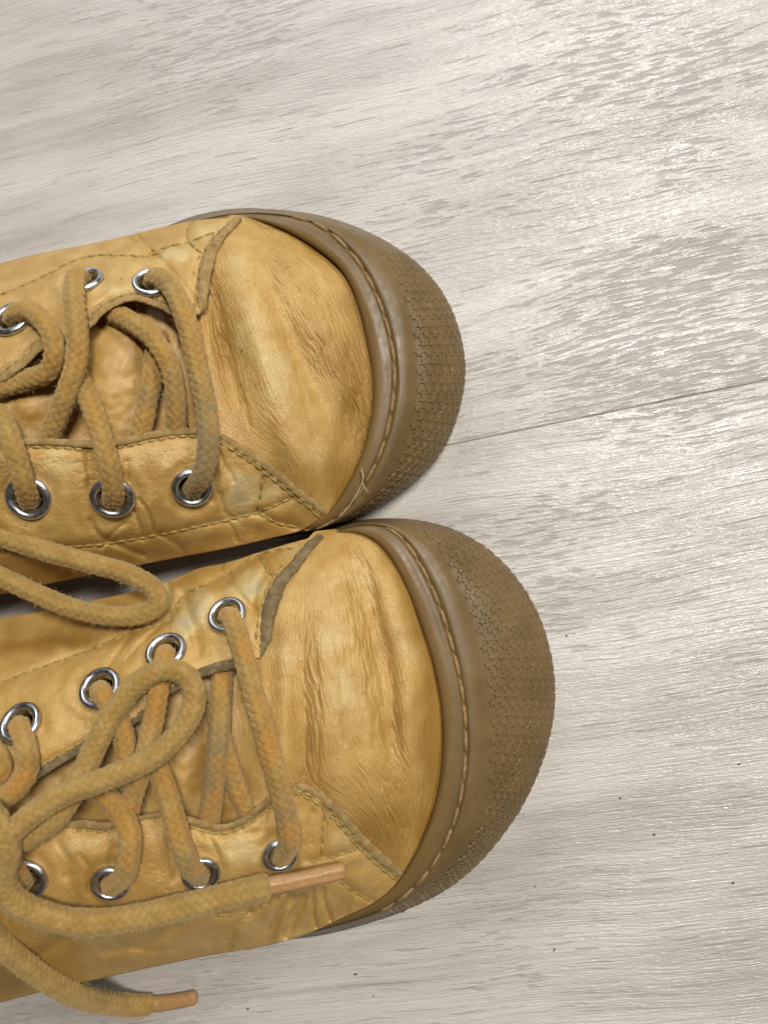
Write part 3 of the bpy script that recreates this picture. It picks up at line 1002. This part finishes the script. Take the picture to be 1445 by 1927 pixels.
vamp_L1 = [(432, 404), (395, 440), (362, 500), (345, 600), (343, 700), (350, 790), (385, 835), (440, 875), (500, 930), (575, 1000)]
vamp_R1 = [(456, 404), (508, 414), (555, 431), (594, 455), (628, 479), (656, 506), (674, 543), (687, 582), (696, 621), (705, 667), (712, 705), (712, 747), (707, 787), (699, 828),
           (685, 878), (655, 930), (628, 966), (600, 992)]
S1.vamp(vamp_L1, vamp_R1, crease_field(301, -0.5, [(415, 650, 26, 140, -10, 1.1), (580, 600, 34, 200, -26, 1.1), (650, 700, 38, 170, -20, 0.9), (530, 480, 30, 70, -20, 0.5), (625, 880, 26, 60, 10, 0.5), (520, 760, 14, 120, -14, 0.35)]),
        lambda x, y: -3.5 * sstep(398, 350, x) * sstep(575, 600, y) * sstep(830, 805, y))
q1t = S1.quarter(edge1_top, [(-650, 665), (-300, 575), (-150, 532), (0, 495), (80, 475), (150, 462), (230, 445), (300, 428), (370, 414), (450, 408)], [(-650, 880), (-650, 770), (-650, 665)], D1_top, 1)
q1b = S1.quarter(edge1_bot, [(-650, 1280), (-300, 1190), (-150, 1155), (0, 1118), (100, 1097), (200, 1076), (330, 1050), (420, 1033), (500, 1015), (570, 996), (612, 966)],
                 [(-650, 930), (-650, 1100), (-650, 1280)], D1_bot, -1)
S1.tongue([(-640, 850), (-300, 740), (0, 640), (150, 560), (250, 515), (330, 545), (405, 560)], [(-640, 1000), (-300, 930), (0, 900), (200, 890), (350, 870), (410, 850)],
          [(215, 700, 60, 90, 10, 2.6), (120, 760, 40, 50, 0, -1.2), (40, 760, 60, 30, 0, 2.0), (290, 740, 20, 90, 5, -1.0), (360, 700, 30, 90, 0, 0.5)])
S1.edge(edge1_top[2:], 0.95, M_SUEDE, -0.4, parent=q1t)
S1.edge(edge1_bot[2:], 0.80, M_SUEDE, -0.3, parent=q1b)
S1.edge([p + (f,) for p, f in zip(D1_top, (0.8, 1.05, 1.2, 1.2, 1.1, 0.9))], 1.3, M_SUEDE, -0.35, parent=q1t)
S1.edge([p + (f,) for p, f in zip(D1_bot, (0.8, 1.0, 1.1, 1.1, 1.0, 0.8))], 0.85, M_SUEDE, 0.0, parent=q1b)
S1.stitching(seam1_top + e_st1 + [offset_poly(D1_top[:-1], -13)], q1t)
S1.stitching(seam1_bot + e_st2 + d_st2, q1b)
for hole in S1.holes:
    S1.eyelet(*hole)
st1 = [[(-650, 730), (-650, 720), (-650, 712), (-650, 705)], [(0, 545), (0, 538), (0, 532), (0, 527)], [(200, 478), (200, 474), (200, 471), (200, 468)], [(330, 436), (330, 430), (330, 426), (328, 421)],
       [(400, 415), (400, 408), (398, 404), (396, 400)], [(452, 408), (462, 400), (466, 397), (470, 393)], [(504, 420), (535, 404), (545, 400), (555, 397)],
       [(549, 437), (585, 415), (600, 411), (615, 407)], [(587, 460), (621, 435), (655, 430), (680, 429)], [(621, 484), (656, 470), (694, 456), (745, 462)], [(649, 511), (684, 505), (728, 495), (800, 506)],
       [(679, 584), (722, 588), (765, 585), (850, 580)], [(698, 672), (743, 680), (777, 680), (876, 680)], [(704, 747), (741, 748), (777, 755), (868, 757)], [(691, 826), (724, 832), (760, 825), (836, 845)],
       [(665, 895), (697, 893), (728, 900), (780, 908)], [(623, 960), (661, 951), (684, 957), (708, 957)], [(570, 995), (600, 997), (612, 994), (632, 989)],
       [(480, 1005), (490, 1008), (500, 1010), (510, 1012)], [(330, 1030), (330, 1032), (330, 1034), (330, 1036)], [(0, 1085), (0, 1090), (0, 1092), (0, 1095)], [(-650, 1235), (-650, 1238), (-650, 1241), (-650, 1245)]]
r1 = S1.rubber(st1, [12, 12, 12, 15, 18, 21, 23, 24, 24.2, 24.4, 24.5, 24.5, 24.5, 24.4, 24, 23.4, 22, 19, 15.5, 12, 12, 12], 9.4, 16.7, 6.2, 16.8)
S1.lace('shoelace', [
    [(22, 604, -4), (35, 588, 1.4), (62, 588, 3.2), (92, 620, 3.0), (104, 660, 2.0), (92, 698, -0.5), (50, 715, -2.5), (-20, 735, -3.0)],
    [(160, 528, -4.5), (146, 520, 1.5), (140, 560, 3.4), (146, 620, 2.6), (144, 680, 1.8), (126, 740, 1.0), (104, 795, -1.4), (85, 840, -3.6)],
    [(284, 534, -4.5), (296, 522, 1.0), (325, 545, 3.4), (352, 610, 3.4), (372, 690, 3.2), (388, 770, 3.4), (392, 840, 3.8), (382, 890, 3.0), (366, 918, -1.0), (360, 922, -5)],
    [(205, 585, -4.6), (245, 605, -2.6), (290, 640, -0.2), (322, 695, 1.0), (331, 750, 0.6), (332, 800, -1.6), (332, 850, -4)],
    [(300, 620, -4.5), (288, 690, -3.0), (280, 750, -3.2), (262, 830, -4.0)],
    [(128, 668, -3.0), (150, 715, -2.6), (172, 765, 0.0), (188, 810, 2.4), (204, 870, 3.6), (213, 915, 2.4), (213, 940, -1.5), (212, 945, -5)],
    [(-10, 770, -2.2), (10, 800, 0.8), (28, 850, 3.2), (44, 905, 2.8), (54, 938, -1.2), (54, 944, -5)]],
    r=2.34, orange=0.55, dirts=[(390, 860, 60, 90, 0, 0.8), (370, 760, 60, 80, 0, 0.35), (215, 920, 40, 40, 0, 0.5), (280, 760, 30, 20, 0, 0.9), (325, 720, 40, 60, 0, 0.4), (330, 560, 40, 30, 0, 0.4), (50, 930, 30, 25, 0, 0.5)])
S1.lace('lace_loop', [[(-220, 960, 47), (-120, 985, 46), (0, 1010, 43), (80, 1036, 41), (170, 1060, 39), (245, 1082, 37), (290, 1110, 36), (298, 1136, 36), (270, 1156, 36.5), (215, 1160, 37), (140, 1146, 37.5),
                       (70, 1118, 38), (0, 1085, 40), (-100, 1040, 43), (-220, 1000, 46)]], r=2.35, orange=0.05, absolute=True)
# frayed end of the welt thread
fr = S1.rubber and None
for pts in ([(679, 882, 25.3), (683, 895, 26.0), (682, 908, 25.6), (688, 920, 26.2), (694, 928, 25.0)], [(683, 905, 25.4), (672, 928, 25.0), (655, 955, 24.0), (640, 972, 22.8)]):
    w = np.array([P(*p) for p in pts])
    c = spline(w, 40)
    V, F, _, _ = tube(c, 0.00017 * np.linspace(1, 0.6, 40), 6, lambda a, b: 0.00006 * noise(a * 1500, b, 3))
    make('frayed_thread', V, F, M_FRAY, S1.root)

# ================================================================== shoe with both loose lace ends (lower one in the photograph)
h2 = [(-650, 1345, 26), (-650, 1530, 50), (-650, 1800, 58), (-650, 1900, 52), (-650, 2060, 28), (-400, 1270, 24), (-400, 1450, 50), (-400, 1650, 60), (-400, 1820, 52), (-400, 1990, 27),
      (-120, 1195, 22), (0, 1165, 22), (166, 1132, 21.5), (300, 1100, 21), (415, 1062, 20.5), (480, 1042, 20.5), (606, 1005, 20.5),
      (0, 1285, 36), (165, 1225, 34), (320, 1165, 31), (400, 1095, 26), (480, 1055, 23), (60, 1220, 30),
      (38, 1360, 46), (188, 1293, 43), (312, 1223, 39.5), (427, 1157, 35),
      (0, 1510, 51), (66, 1462, 49.5), (160, 1406, 47), (260, 1350, 44.5), (376, 1264, 41), (443, 1247, 39),
      (575, 1036, 25), (530, 1091, 31), (502, 1167, 35.5), (488, 1237, 38),
      (680, 1002, 21), (745, 1064, 22.5), (791, 1171, 23), (824, 1279, 23.5), (835, 1401, 23.5), (818, 1524, 22.5), (764, 1640, 21), (700, 1702, 19.5),
      (640, 1060, 27.5), (600, 1120, 32), (680, 1150, 31.5), (740, 1160, 28), (560, 1250, 38), (640, 1280, 36.5), (720, 1280, 33), (780, 1290, 28.5),
      (560, 1380, 39.5), (640, 1400, 37.5), (720, 1400, 33.5), (785, 1410, 28.5), (600, 1480, 37.5), (680, 1500, 34), (750, 1520, 29), (720, 1600, 27),
      (143, 1552, 49.5), (300, 1537, 46), (411, 1557, 42), (505, 1509, 40.5), (557, 1478, 39.3),
      (626, 1519, 35.5), (661, 1557, 32), (695, 1595, 28), (757, 1647, 20.5),
      (50, 1655, 50), (205, 1663, 46.5), (375, 1645, 42), (525, 1612, 38),
      (0, 1780, 42), (150, 1765, 40.5), (300, 1735, 38), (450, 1705, 34), (600, 1670, 28.5),
      (0, 1888, 25), (184, 1844, 24), (388, 1800, 22.5), (509, 1781, 20.5), (581, 1757, 19), (640, 1728, 19), (440, 1380, 43), (250, 1450, 47.5)]
S2 = Shoe('shoe', (450, 1400), h2, 'worn tan leather shoe with two loose lace ends tipped by pinkish tan aglets')
S2.holes = [(38, 1362, 42, 40), (188, 1296, 42, 36), (312, 1226, 41, 33), (427, 1158, 39, 31), (50, 1655, 40, 42), (208, 1663, 38, 40), (378, 1645, 38, 40), (527, 1610, 36, 36)]
seam2_top = [[(-200, 1360), (0, 1285), (60, 1262), (165, 1225), (240, 1192), (318, 1166), (330, 1145), (346, 1120), (400, 1095), (432, 1078), (462, 1058), (500, 1040), (558, 1030)],
             [(490, 1046), (502, 1072), (520, 1088)]]
seam2_bot = [[(612, 1526), (608, 1570), (606, 1612)], [(584, 1622), (630, 1612), (672, 1598)], [(636, 1654), (666, 1679), (702, 1696)], [(410, 1724), (470, 1716), (518, 1694), (540, 1680)]]
edge2_top = [(-650, 1770), (-300, 1660), (-120, 1575), (0, 1510), (66, 1462), (120, 1428), (160, 1406), (215, 1382), (260, 1350), (310, 1308), (345, 1282), (376, 1266), (410, 1254), (443, 1249), (488, 1237)]
edge2_bot = [(-650, 1830), (-300, 1690), (-120, 1640), (0, 1600), (70, 1572), (143, 1552), (199, 1555), (250, 1546), (299, 1536), (335, 1540), (370, 1548), (411, 1558), (446, 1551), (474, 1534), (505, 1508), (530, 1488), (557, 1478)]
D2_top = [(488, 1237), (498, 1205), (502, 1167), (513, 1130), (530, 1091), (554, 1065), (575, 1036), (606, 1006)]
D2_bot = [(557, 1478), (591, 1491), (626, 1519), (661, 1557), (695, 1595), (730, 1626), (757, 1647)]
e_st3 = [offset_poly(edge2_top[3:8], -10)]
e_st4 = [offset_poly(edge2_bot[5:8], 10), offset_poly(edge2_bot[9:16], 11)]
d_st4 = [offset_poly(D2_bot, 14), offset_poly(D2_bot, 9)]
S2.seams = seam2_top + seam2_bot + e_st3 + e_st4
S2.creases = [([(345, 1120), (352, 1150), (365, 1185), (372, 1230)], 1.1, 12), ([(330, 1150), (320, 1130), (316, 1100)], 0.7, 8), ([(415, 1065), (418, 1085), (425, 1100)], 0.6, 7),
              ([(430, 1090), (450, 1120), (480, 1150)], 0.7, 9), ([(500, 1075), (480, 1110), (478, 1150)], 0.5, 7), ([(250, 1180), (230, 1215), (200, 1260)], 0.4, 6), ([(300, 1180), (275, 1200), (240, 1240)], 0.35, 5),
              ([(0, 1210), (80, 1200), (160, 1205)], 0.8, 16), ([(560, 1560), (556, 1610), (548, 1660)], 0.5, 7), ([(590, 1530), (582, 1580), (575, 1620)], 0.5, 7), ([(575, 1690), (560, 1720), (540, 1765)], 1.2, 6),
              ([(590, 1678), (588, 1710), (594, 1745)], 0.9, 5), ([(548, 1690), (522, 1730), (508, 1778)], 1.5, 8), ([(606, 1675), (610, 1700), (622, 1732)], 0.9, 5), ([(470, 1715), (440, 1750), (430, 1790)], 0.8, 9), ([(330, 1745), (290, 1770), (200, 1790)], 0.9, 12), ([(120, 1770), (60, 1800), (-40, 1810)], 0.9, 12), ([(565, 1685), (548, 1725), (530, 1770)], 1.2, 4), ([(380, 1560), (400, 1590), (410, 1610)], 0.4, 6),
              ([(320, 1570), (325, 1610), (330, 1650)], 0.8, 10), ([(215, 1600), (212, 1625)], 0.5, 9), ([(110, 1590), (130, 1620), (125, 1650)], 0.3, 7), ([(150, 1610), (170, 1640), (165, 1680)], 0.3, 6),
              ([(460, 1570), (490, 1565), (500, 1530)], 0.5, 8), ([(240, 1780), (300, 1790), (350, 1780)], 0.3, 8), ([(660, 1690), (655, 1705), (650, 1725)], 0.35, 4)]
S2.bumps = [(380, 1130, 26, 40, 20, 1.3), (450, 1105, 22, 34, 40, 1.2), (345, 1185, 22, 45, 15, 1.0), (110, 1300, 60, 40, -25, 0.8), (250, 1260, 40, 30, -30, 0.8), (380, 1080, 40, 15, -20, 0.8),
            (150, 1600, 50, 30, 0, 1.2), (280, 1600, 35, 40, 0, 0.9), (440, 1610, 45, 35, 0, 1.1), (300, 1780, 100, 30, -8, 0.7), (700, 1660, 35, 25, 0, 0.8), (640, 1580, 22, 28, 0, 0.6), (440, 1760, 60, 18, -10, 0.5)]
S2.wear = [(380, 1140, 26, 40, 20, 1.3), (465, 1100, 28, 36, 40, 1.8), (345, 1180, 20, 45, 15, 1.3), (450, 1600, 60, 28, 0, 1.2), (250, 1270, 40, 30, 0, 0.4), (480, 1740, 60, 25, -15, 0.9),
           (640, 1585, 26, 28, 0, 0.8), (150, 1590, 50, 25, 0, 0.6), (540, 1045, 30, 14, 0, 0.8), (320, 1115, 30, 20, 0, 0.7)]
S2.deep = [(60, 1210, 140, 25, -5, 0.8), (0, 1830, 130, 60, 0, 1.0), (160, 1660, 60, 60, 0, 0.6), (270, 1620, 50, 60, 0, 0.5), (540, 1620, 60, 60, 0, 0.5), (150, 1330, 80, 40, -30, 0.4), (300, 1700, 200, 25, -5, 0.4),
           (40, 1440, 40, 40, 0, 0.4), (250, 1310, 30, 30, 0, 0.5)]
S2.vbumps = [(693, 1150, 24, 110, -14, -2.4), (722, 1290, 24, 120, -8, -1.5), (735, 1400, 20, 60, -4, -1.0), (610, 1290, 40, 190, -4, 1.3), (770, 1200, 26, 130, -14, 1.1), (770, 1340, 24, 120, -3, 0.9), (535, 1330, 20, 130, 0, 0.9), (574, 1340, 18, 130, 0, -0.6), (640, 1560, 50, 26, 30, -0.6)]
S2.vcreases = [([(568, 1250), (576, 1350), (572, 1460)], 0.35, 5), ([(592, 1210), (600, 1330), (596, 1480)], 0.30, 5), ([(690, 1060), (715, 1160), (735, 1260), (745, 1380)], 0.55, 7),
               ([(655, 1080), (680, 1200), (700, 1340), (715, 1480)], 0.4, 6), ([(620, 1130), (640, 1260), (650, 1400)], 0.3, 5), ([(745, 1390), (770, 1470), (765, 1560)], 0.3, 6)]
S2.vwear = [(625, 1280, 26, 180, -4, 0.7), (640, 1230, 55, 180, -5, 0.6), (535, 1300, 28, 130, 0, 0.7), (770, 1190, 30, 110, -18, 0.9), (700, 1140, 40, 90, -15, 0.5), (740, 1300, 30, 60, 0, 0.6)]
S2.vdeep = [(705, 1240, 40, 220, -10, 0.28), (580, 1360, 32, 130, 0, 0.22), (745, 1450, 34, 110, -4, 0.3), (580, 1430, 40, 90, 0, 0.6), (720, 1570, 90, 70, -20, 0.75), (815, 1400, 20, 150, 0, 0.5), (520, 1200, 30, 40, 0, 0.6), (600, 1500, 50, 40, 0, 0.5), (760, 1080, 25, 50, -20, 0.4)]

vamp_L2 = [(592, 1000), (552, 1042), (512, 1088), (482, 1150), (462, 1220), (440, 1290), (438, 1400), (452, 1500), (520, 1530), (600, 1560), (668, 1630), (728, 1690)]
vamp_R2 = [(632, 995), (684, 996), (724, 1020), (753, 1060), (778, 1111), (799, 1169), (818, 1220), (832, 1278), (842, 1336), (843, 1401), (840, 1456), (826, 1526), (802, 1586), (771, 1644), (745, 1685)]
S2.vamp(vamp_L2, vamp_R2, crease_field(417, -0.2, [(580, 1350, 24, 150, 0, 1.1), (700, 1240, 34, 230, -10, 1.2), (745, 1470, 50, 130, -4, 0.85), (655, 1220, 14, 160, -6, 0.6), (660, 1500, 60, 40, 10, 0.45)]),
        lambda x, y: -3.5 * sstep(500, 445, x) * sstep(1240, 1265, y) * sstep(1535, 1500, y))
q2t = S2.quarter(edge2_top, [(-650, 1345), (-300, 1240), (-120, 1195), (0, 1165), (90, 1148), (166, 1132), (240, 1116), (300, 1101), (345, 1082), (380, 1068), (415, 1062), (450, 1052), (480, 1042), (540, 1024), (606, 1006)],
                 [(-650, 1770), (-650, 1550), (-650, 1345)], D2_top, 1)
q2b = S2.quarter(edge2_bot, [(-650, 2050), (-300, 1955), (-120, 1915), (0, 1888), (97, 1863), (184, 1844), (291, 1820), (388, 1800), (509, 1779), (581, 1757), (640, 1730), (698, 1703), (735, 1675), (757, 1647)],
                 [(-650, 1830), (-650, 1940), (-650, 2050)], D2_bot, -1)
S2.tongue([(-640, 1720), (-300, 1600), (0, 1450), (160, 1350), (300, 1260), (400, 1215), (500, 1200)], [(-640, 1880), (-300, 1740), (0, 1650), (150, 1610), (300, 1595), (420, 1605), (500, 1570)],
          [(345, 1450, 40, 90, 10, 2.2), (270, 1500, 22, 60, 0, -1.5), (390, 1400, 14, 120, 0, -1.0), (200, 1480, 60, 40, -20, 1.0), (430, 1480, 25, 60, 0, 0.8)])
S2.edge(edge2_top[2:11], 0.95, M_SUEDE_DARK, -0.4, parent=q2t)
S2.edge([(360, 1276, 0.8), (376, 1268, 1.1), (410, 1256, 1.3), (443, 1249, 1.2), (470, 1243, 1.0)], 0.98, M_SUEDE_DARK, -0.2, parent=q2t)
S2.edge(edge2_bot[2:], 0.92, M_SUEDE, -0.3, parent=q2b)
S2.edge([p + (f,) for p, f in zip(D2_top, (0.35, 0.9, 1.3, 1.3, 1.15, 1.05, 0.95, 0.7))], 1.35, M_SUEDE_DARK, -0.3, parent=q2t)
S2.edge([p + (f,) for p, f in zip(D2_bot, (0.9, 1.05, 1.0, 1.0, 1.1, 1.2, 0.8))], 1.0, M_SUEDE, 0.0, parent=q2b)
S2.stitching(seam2_top + e_st3 + [offset_poly(D2_top[1:-2], -16)], q2t)
S2.stitching(seam2_bot + e_st4 + d_st4, q2b)
for hole in S2.holes:
    S2.eyelet(*hole)
st2 = [[(-650, 1385), (-650, 1378), (-650, 1372), (-650, 1368)], [(0, 1195), (0, 1190), (0, 1186), (0, 1182)], [(300, 1125), (300, 1122), (300, 1119), (300, 1116)], [(470, 1068), (470, 1064), (470, 1060), (470, 1056)],
       [(560, 1033), (560, 1028), (560, 1024), (560, 1021)], [(620, 1004), (634, 996), (638, 991), (640, 987)], [(680, 1002), (715, 984), (722, 979), (730, 973)], [(718, 1025), (760, 1015), (795, 1000), (832, 985)],
       [(745, 1064), (790, 1060), (835, 1058), (915, 1027)], [(770, 1114), (820, 1120), (862, 1112), (975, 1090)], [(796, 1185), (845, 1195), (891, 1195), (1022, 1175)], [(822, 1270), (866, 1278), (906, 1265), (1044, 1275)],
       [(835, 1370), (877, 1375), (916, 1370), (1038, 1375)], [(832, 1455), (873, 1465), (914, 1459), (1008, 1470)], [(818, 1524), (860, 1530), (905, 1540), (962, 1553)], [(795, 1582), (838, 1590), (880, 1595), (900, 1628)],
       [(764, 1640), (797, 1653), (818, 1662), (832, 1680)], [(720, 1690), (740, 1705), (750, 1709), (757, 1714)], [(650, 1725), (660, 1735), (664, 1738), (668, 1743)], [(560, 1755), (570, 1758), (575, 1760), (580, 1763)],
       [(430, 1775), (430, 1779), (430, 1782), (430, 1785)], [(0, 1860), (0, 1864), (0, 1867), (0, 1870)], [(-650, 2010), (-650, 2015), (-650, 2018), (-650, 2021)]]
S2.rubber(st2, [12, 12, 12, 14, 17, 20, 22.5, 24, 24.4, 24.7, 25, 25, 25, 25, 24.8, 24.2, 23, 21, 18.5, 15, 12, 12, 12], 6.3, 17.2, 6.2, 16.9)
d2 = [(535, 1500, 26, 60, 0, 1.3), (520, 1612, 40, 25, 0, 1.2), (427, 1150, 40, 25, 0, 0.9), (400, 1430, 20, 90, 5, 0.9), (350, 1600, 40, 70, 0, 0.7), (340, 1610, 22, 22, 0, 0.9), (205, 1660, 30, 30, 0, 0.8), (320, 1230, 40, 30, 0, 1.0),
      (190, 1300, 40, 30, 0, 1.0), (38, 1365, 40, 30, 0, 1.0), (450, 1450, 30, 40, 0, 0.7), (240, 1600, 40, 40, 0, 0.4)]
S2.lace('shoelace', [
    [(427, 1160, -4), (436, 1165, 0.6), (450, 1205, 3.0), (470, 1280, 3.4), (495, 1370, 3.2), (520, 1460, 3.2), (540, 1540, 3.8), (544, 1585, 3.2), (530, 1612, -0.8), (526, 1616, -5)],
    [(418, 1255, -4.5), (416, 1310, -1.4), (410, 1400, -0.4), (402, 1480, -0.8), (394, 1545, -2.6), (388, 1590, -4)],
    [(400, 1300, -4), (420, 1400, -2.8), (446, 1480, -2.4), (470, 1535, -3.4), (485, 1570, -4.5)],
    [(312, 1230, -4), (310, 1240, 0.2), (300, 1290, 2.4), (288, 1360, 1.6), (272, 1430, 0.6), (250, 1500, -0.8), (235, 1560, -3)],
    [(188, 1300, -4), (192, 1305, 0.2), (215, 1340, 2.0), (232, 1385, 1.2), (240, 1430, -0.6), (250, 1480, -1.8)],
    [(290, 1430, -2.2), (306, 1470, 0.6), (322, 1520, 2.6), (338, 1580, 3.4), (356, 1630, 2.8), (374, 1647, -0.6), (378, 1650, -5)],
    [(165, 1460, -3.5), (196, 1494, -2.0), (226, 1528, 0.8), (244, 1565, 3.2), (243, 1615, 3.6), (232, 1650, 2.2), (212, 1666, -0.8), (208, 1668, -5)],
    [(38, 1366, -4), (38, 1372, 0.2), (50, 1410, 2.6), (52, 1450, 2.2), (30, 1485, 1.6), (-20, 1520, 1.2), (-80, 1550, 0)],
    [(-60, 1380, 1.5), (-20, 1405, 2.2), (5, 1440, 1.0), (-10, 1470, -0.5)],
    [(-60, 1560, 0), (-10, 1590, 3.0), (18, 1625, 3.0), (40, 1655, -0.5), (50, 1660, -5)]], r=2.34, orange=0.9, dirts=d2)
S2.lace('lace_loop', [[(-150, 1700, 56), (-60, 1640, 57), (40, 1585, 57), (110, 1535, 56), (150, 1468, 54), (182, 1400, 52), (215, 1340, 51), (260, 1286, 50), (315, 1260, 49), (355, 1278, 48), (365, 1325, 48.5),
                       (338, 1378, 50), (280, 1430, 53), (200, 1466, 56), (118, 1497, 59), (50, 1542, 61), (0, 1588, 62), (-80, 1650, 62), (-180, 1720, 62)]], r=2.45, orange=0.1,
        dirts=[(280, 1440, 60, 40, 0, 0.35), (360, 1300, 30, 40, 0, 0.3)], absolute=True)
le = S2.lace('lace_end', [[(-60, 1500, 60), (-10, 1545, 63), (14, 1600, 62), (4, 1650, 60), (20, 1690, 58), (80, 1722, 55.5), (160, 1737, 53), (250, 1728, 50.5), (340, 1708, 48), (430, 1686, 46), (512, 1667, 43.5)]], r=2.75, orange=0.0,
             dirts=[(480, 1675, 50, 25, 0, 0.35)], absolute=True)
S2.aglet(le, [(500, 1669, 43.8), (560, 1657, 42.0), (610, 1646, 40.0), (652, 1637, 38.0)], 1.95)
le = S2.lace('lace_end', [[(-60, 1690, 53), (-20, 1748, 48.5), (30, 1800, 43), (80, 1838, 36), (130, 1867, 28), (185, 1885, 16), (240, 1892, 6), (290, 1892, 2.9)]], r=2.75, orange=-0.3, absolute=True)
S2.aglet(le, [(282, 1891, 2.6), (310, 1888, 2.3), (345, 1882, 2.1), (371, 1876, 2.0)], 2.0)

# ------------------------------------------------------------------ specks of dirt on the floor
bag = Bag()
for (x, y, r) in [(1391, 1439, 3.4), (1167, 1503, 3), (1230, 1571, 4), (1379, 1663, 3.2), (1043, 1787, 2), (668, 1835, 4.2), (466, 1900, 3.4), (1007, 1669, 1.8), (1042, 1790, 2), (703, 1876, 1.6), (1066, 1197, 2)]:
    c = P(x, y, 0.15)
    th = np.linspace(0, 2 * math.pi, 7, endpoint=False)
    rr = r * 0.000075 * RNG.uniform(0.6, 1.6, 7)
    V = np.concatenate([c + np.stack([rr * np.cos(th) * 1.5, rr * np.sin(th), -0.00014 + 0 * th], 1), c + np.stack([0.5 * rr * np.cos(th), 0.5 * rr * np.sin(th), 0.00022 + 0 * th], 1)])
    F = np.array([(i, (i + 1) % 7, 7 + (i + 1) % 7, 7 + i) for i in range(7)] + [(7, 8, 9, 10), (10, 11, 12, 13), (7, 10, 13, 13)][:2])
    bag.add(V, F)
d = bag.build('floor_dust', M_DUST)
d['kind'] = 'stuff'
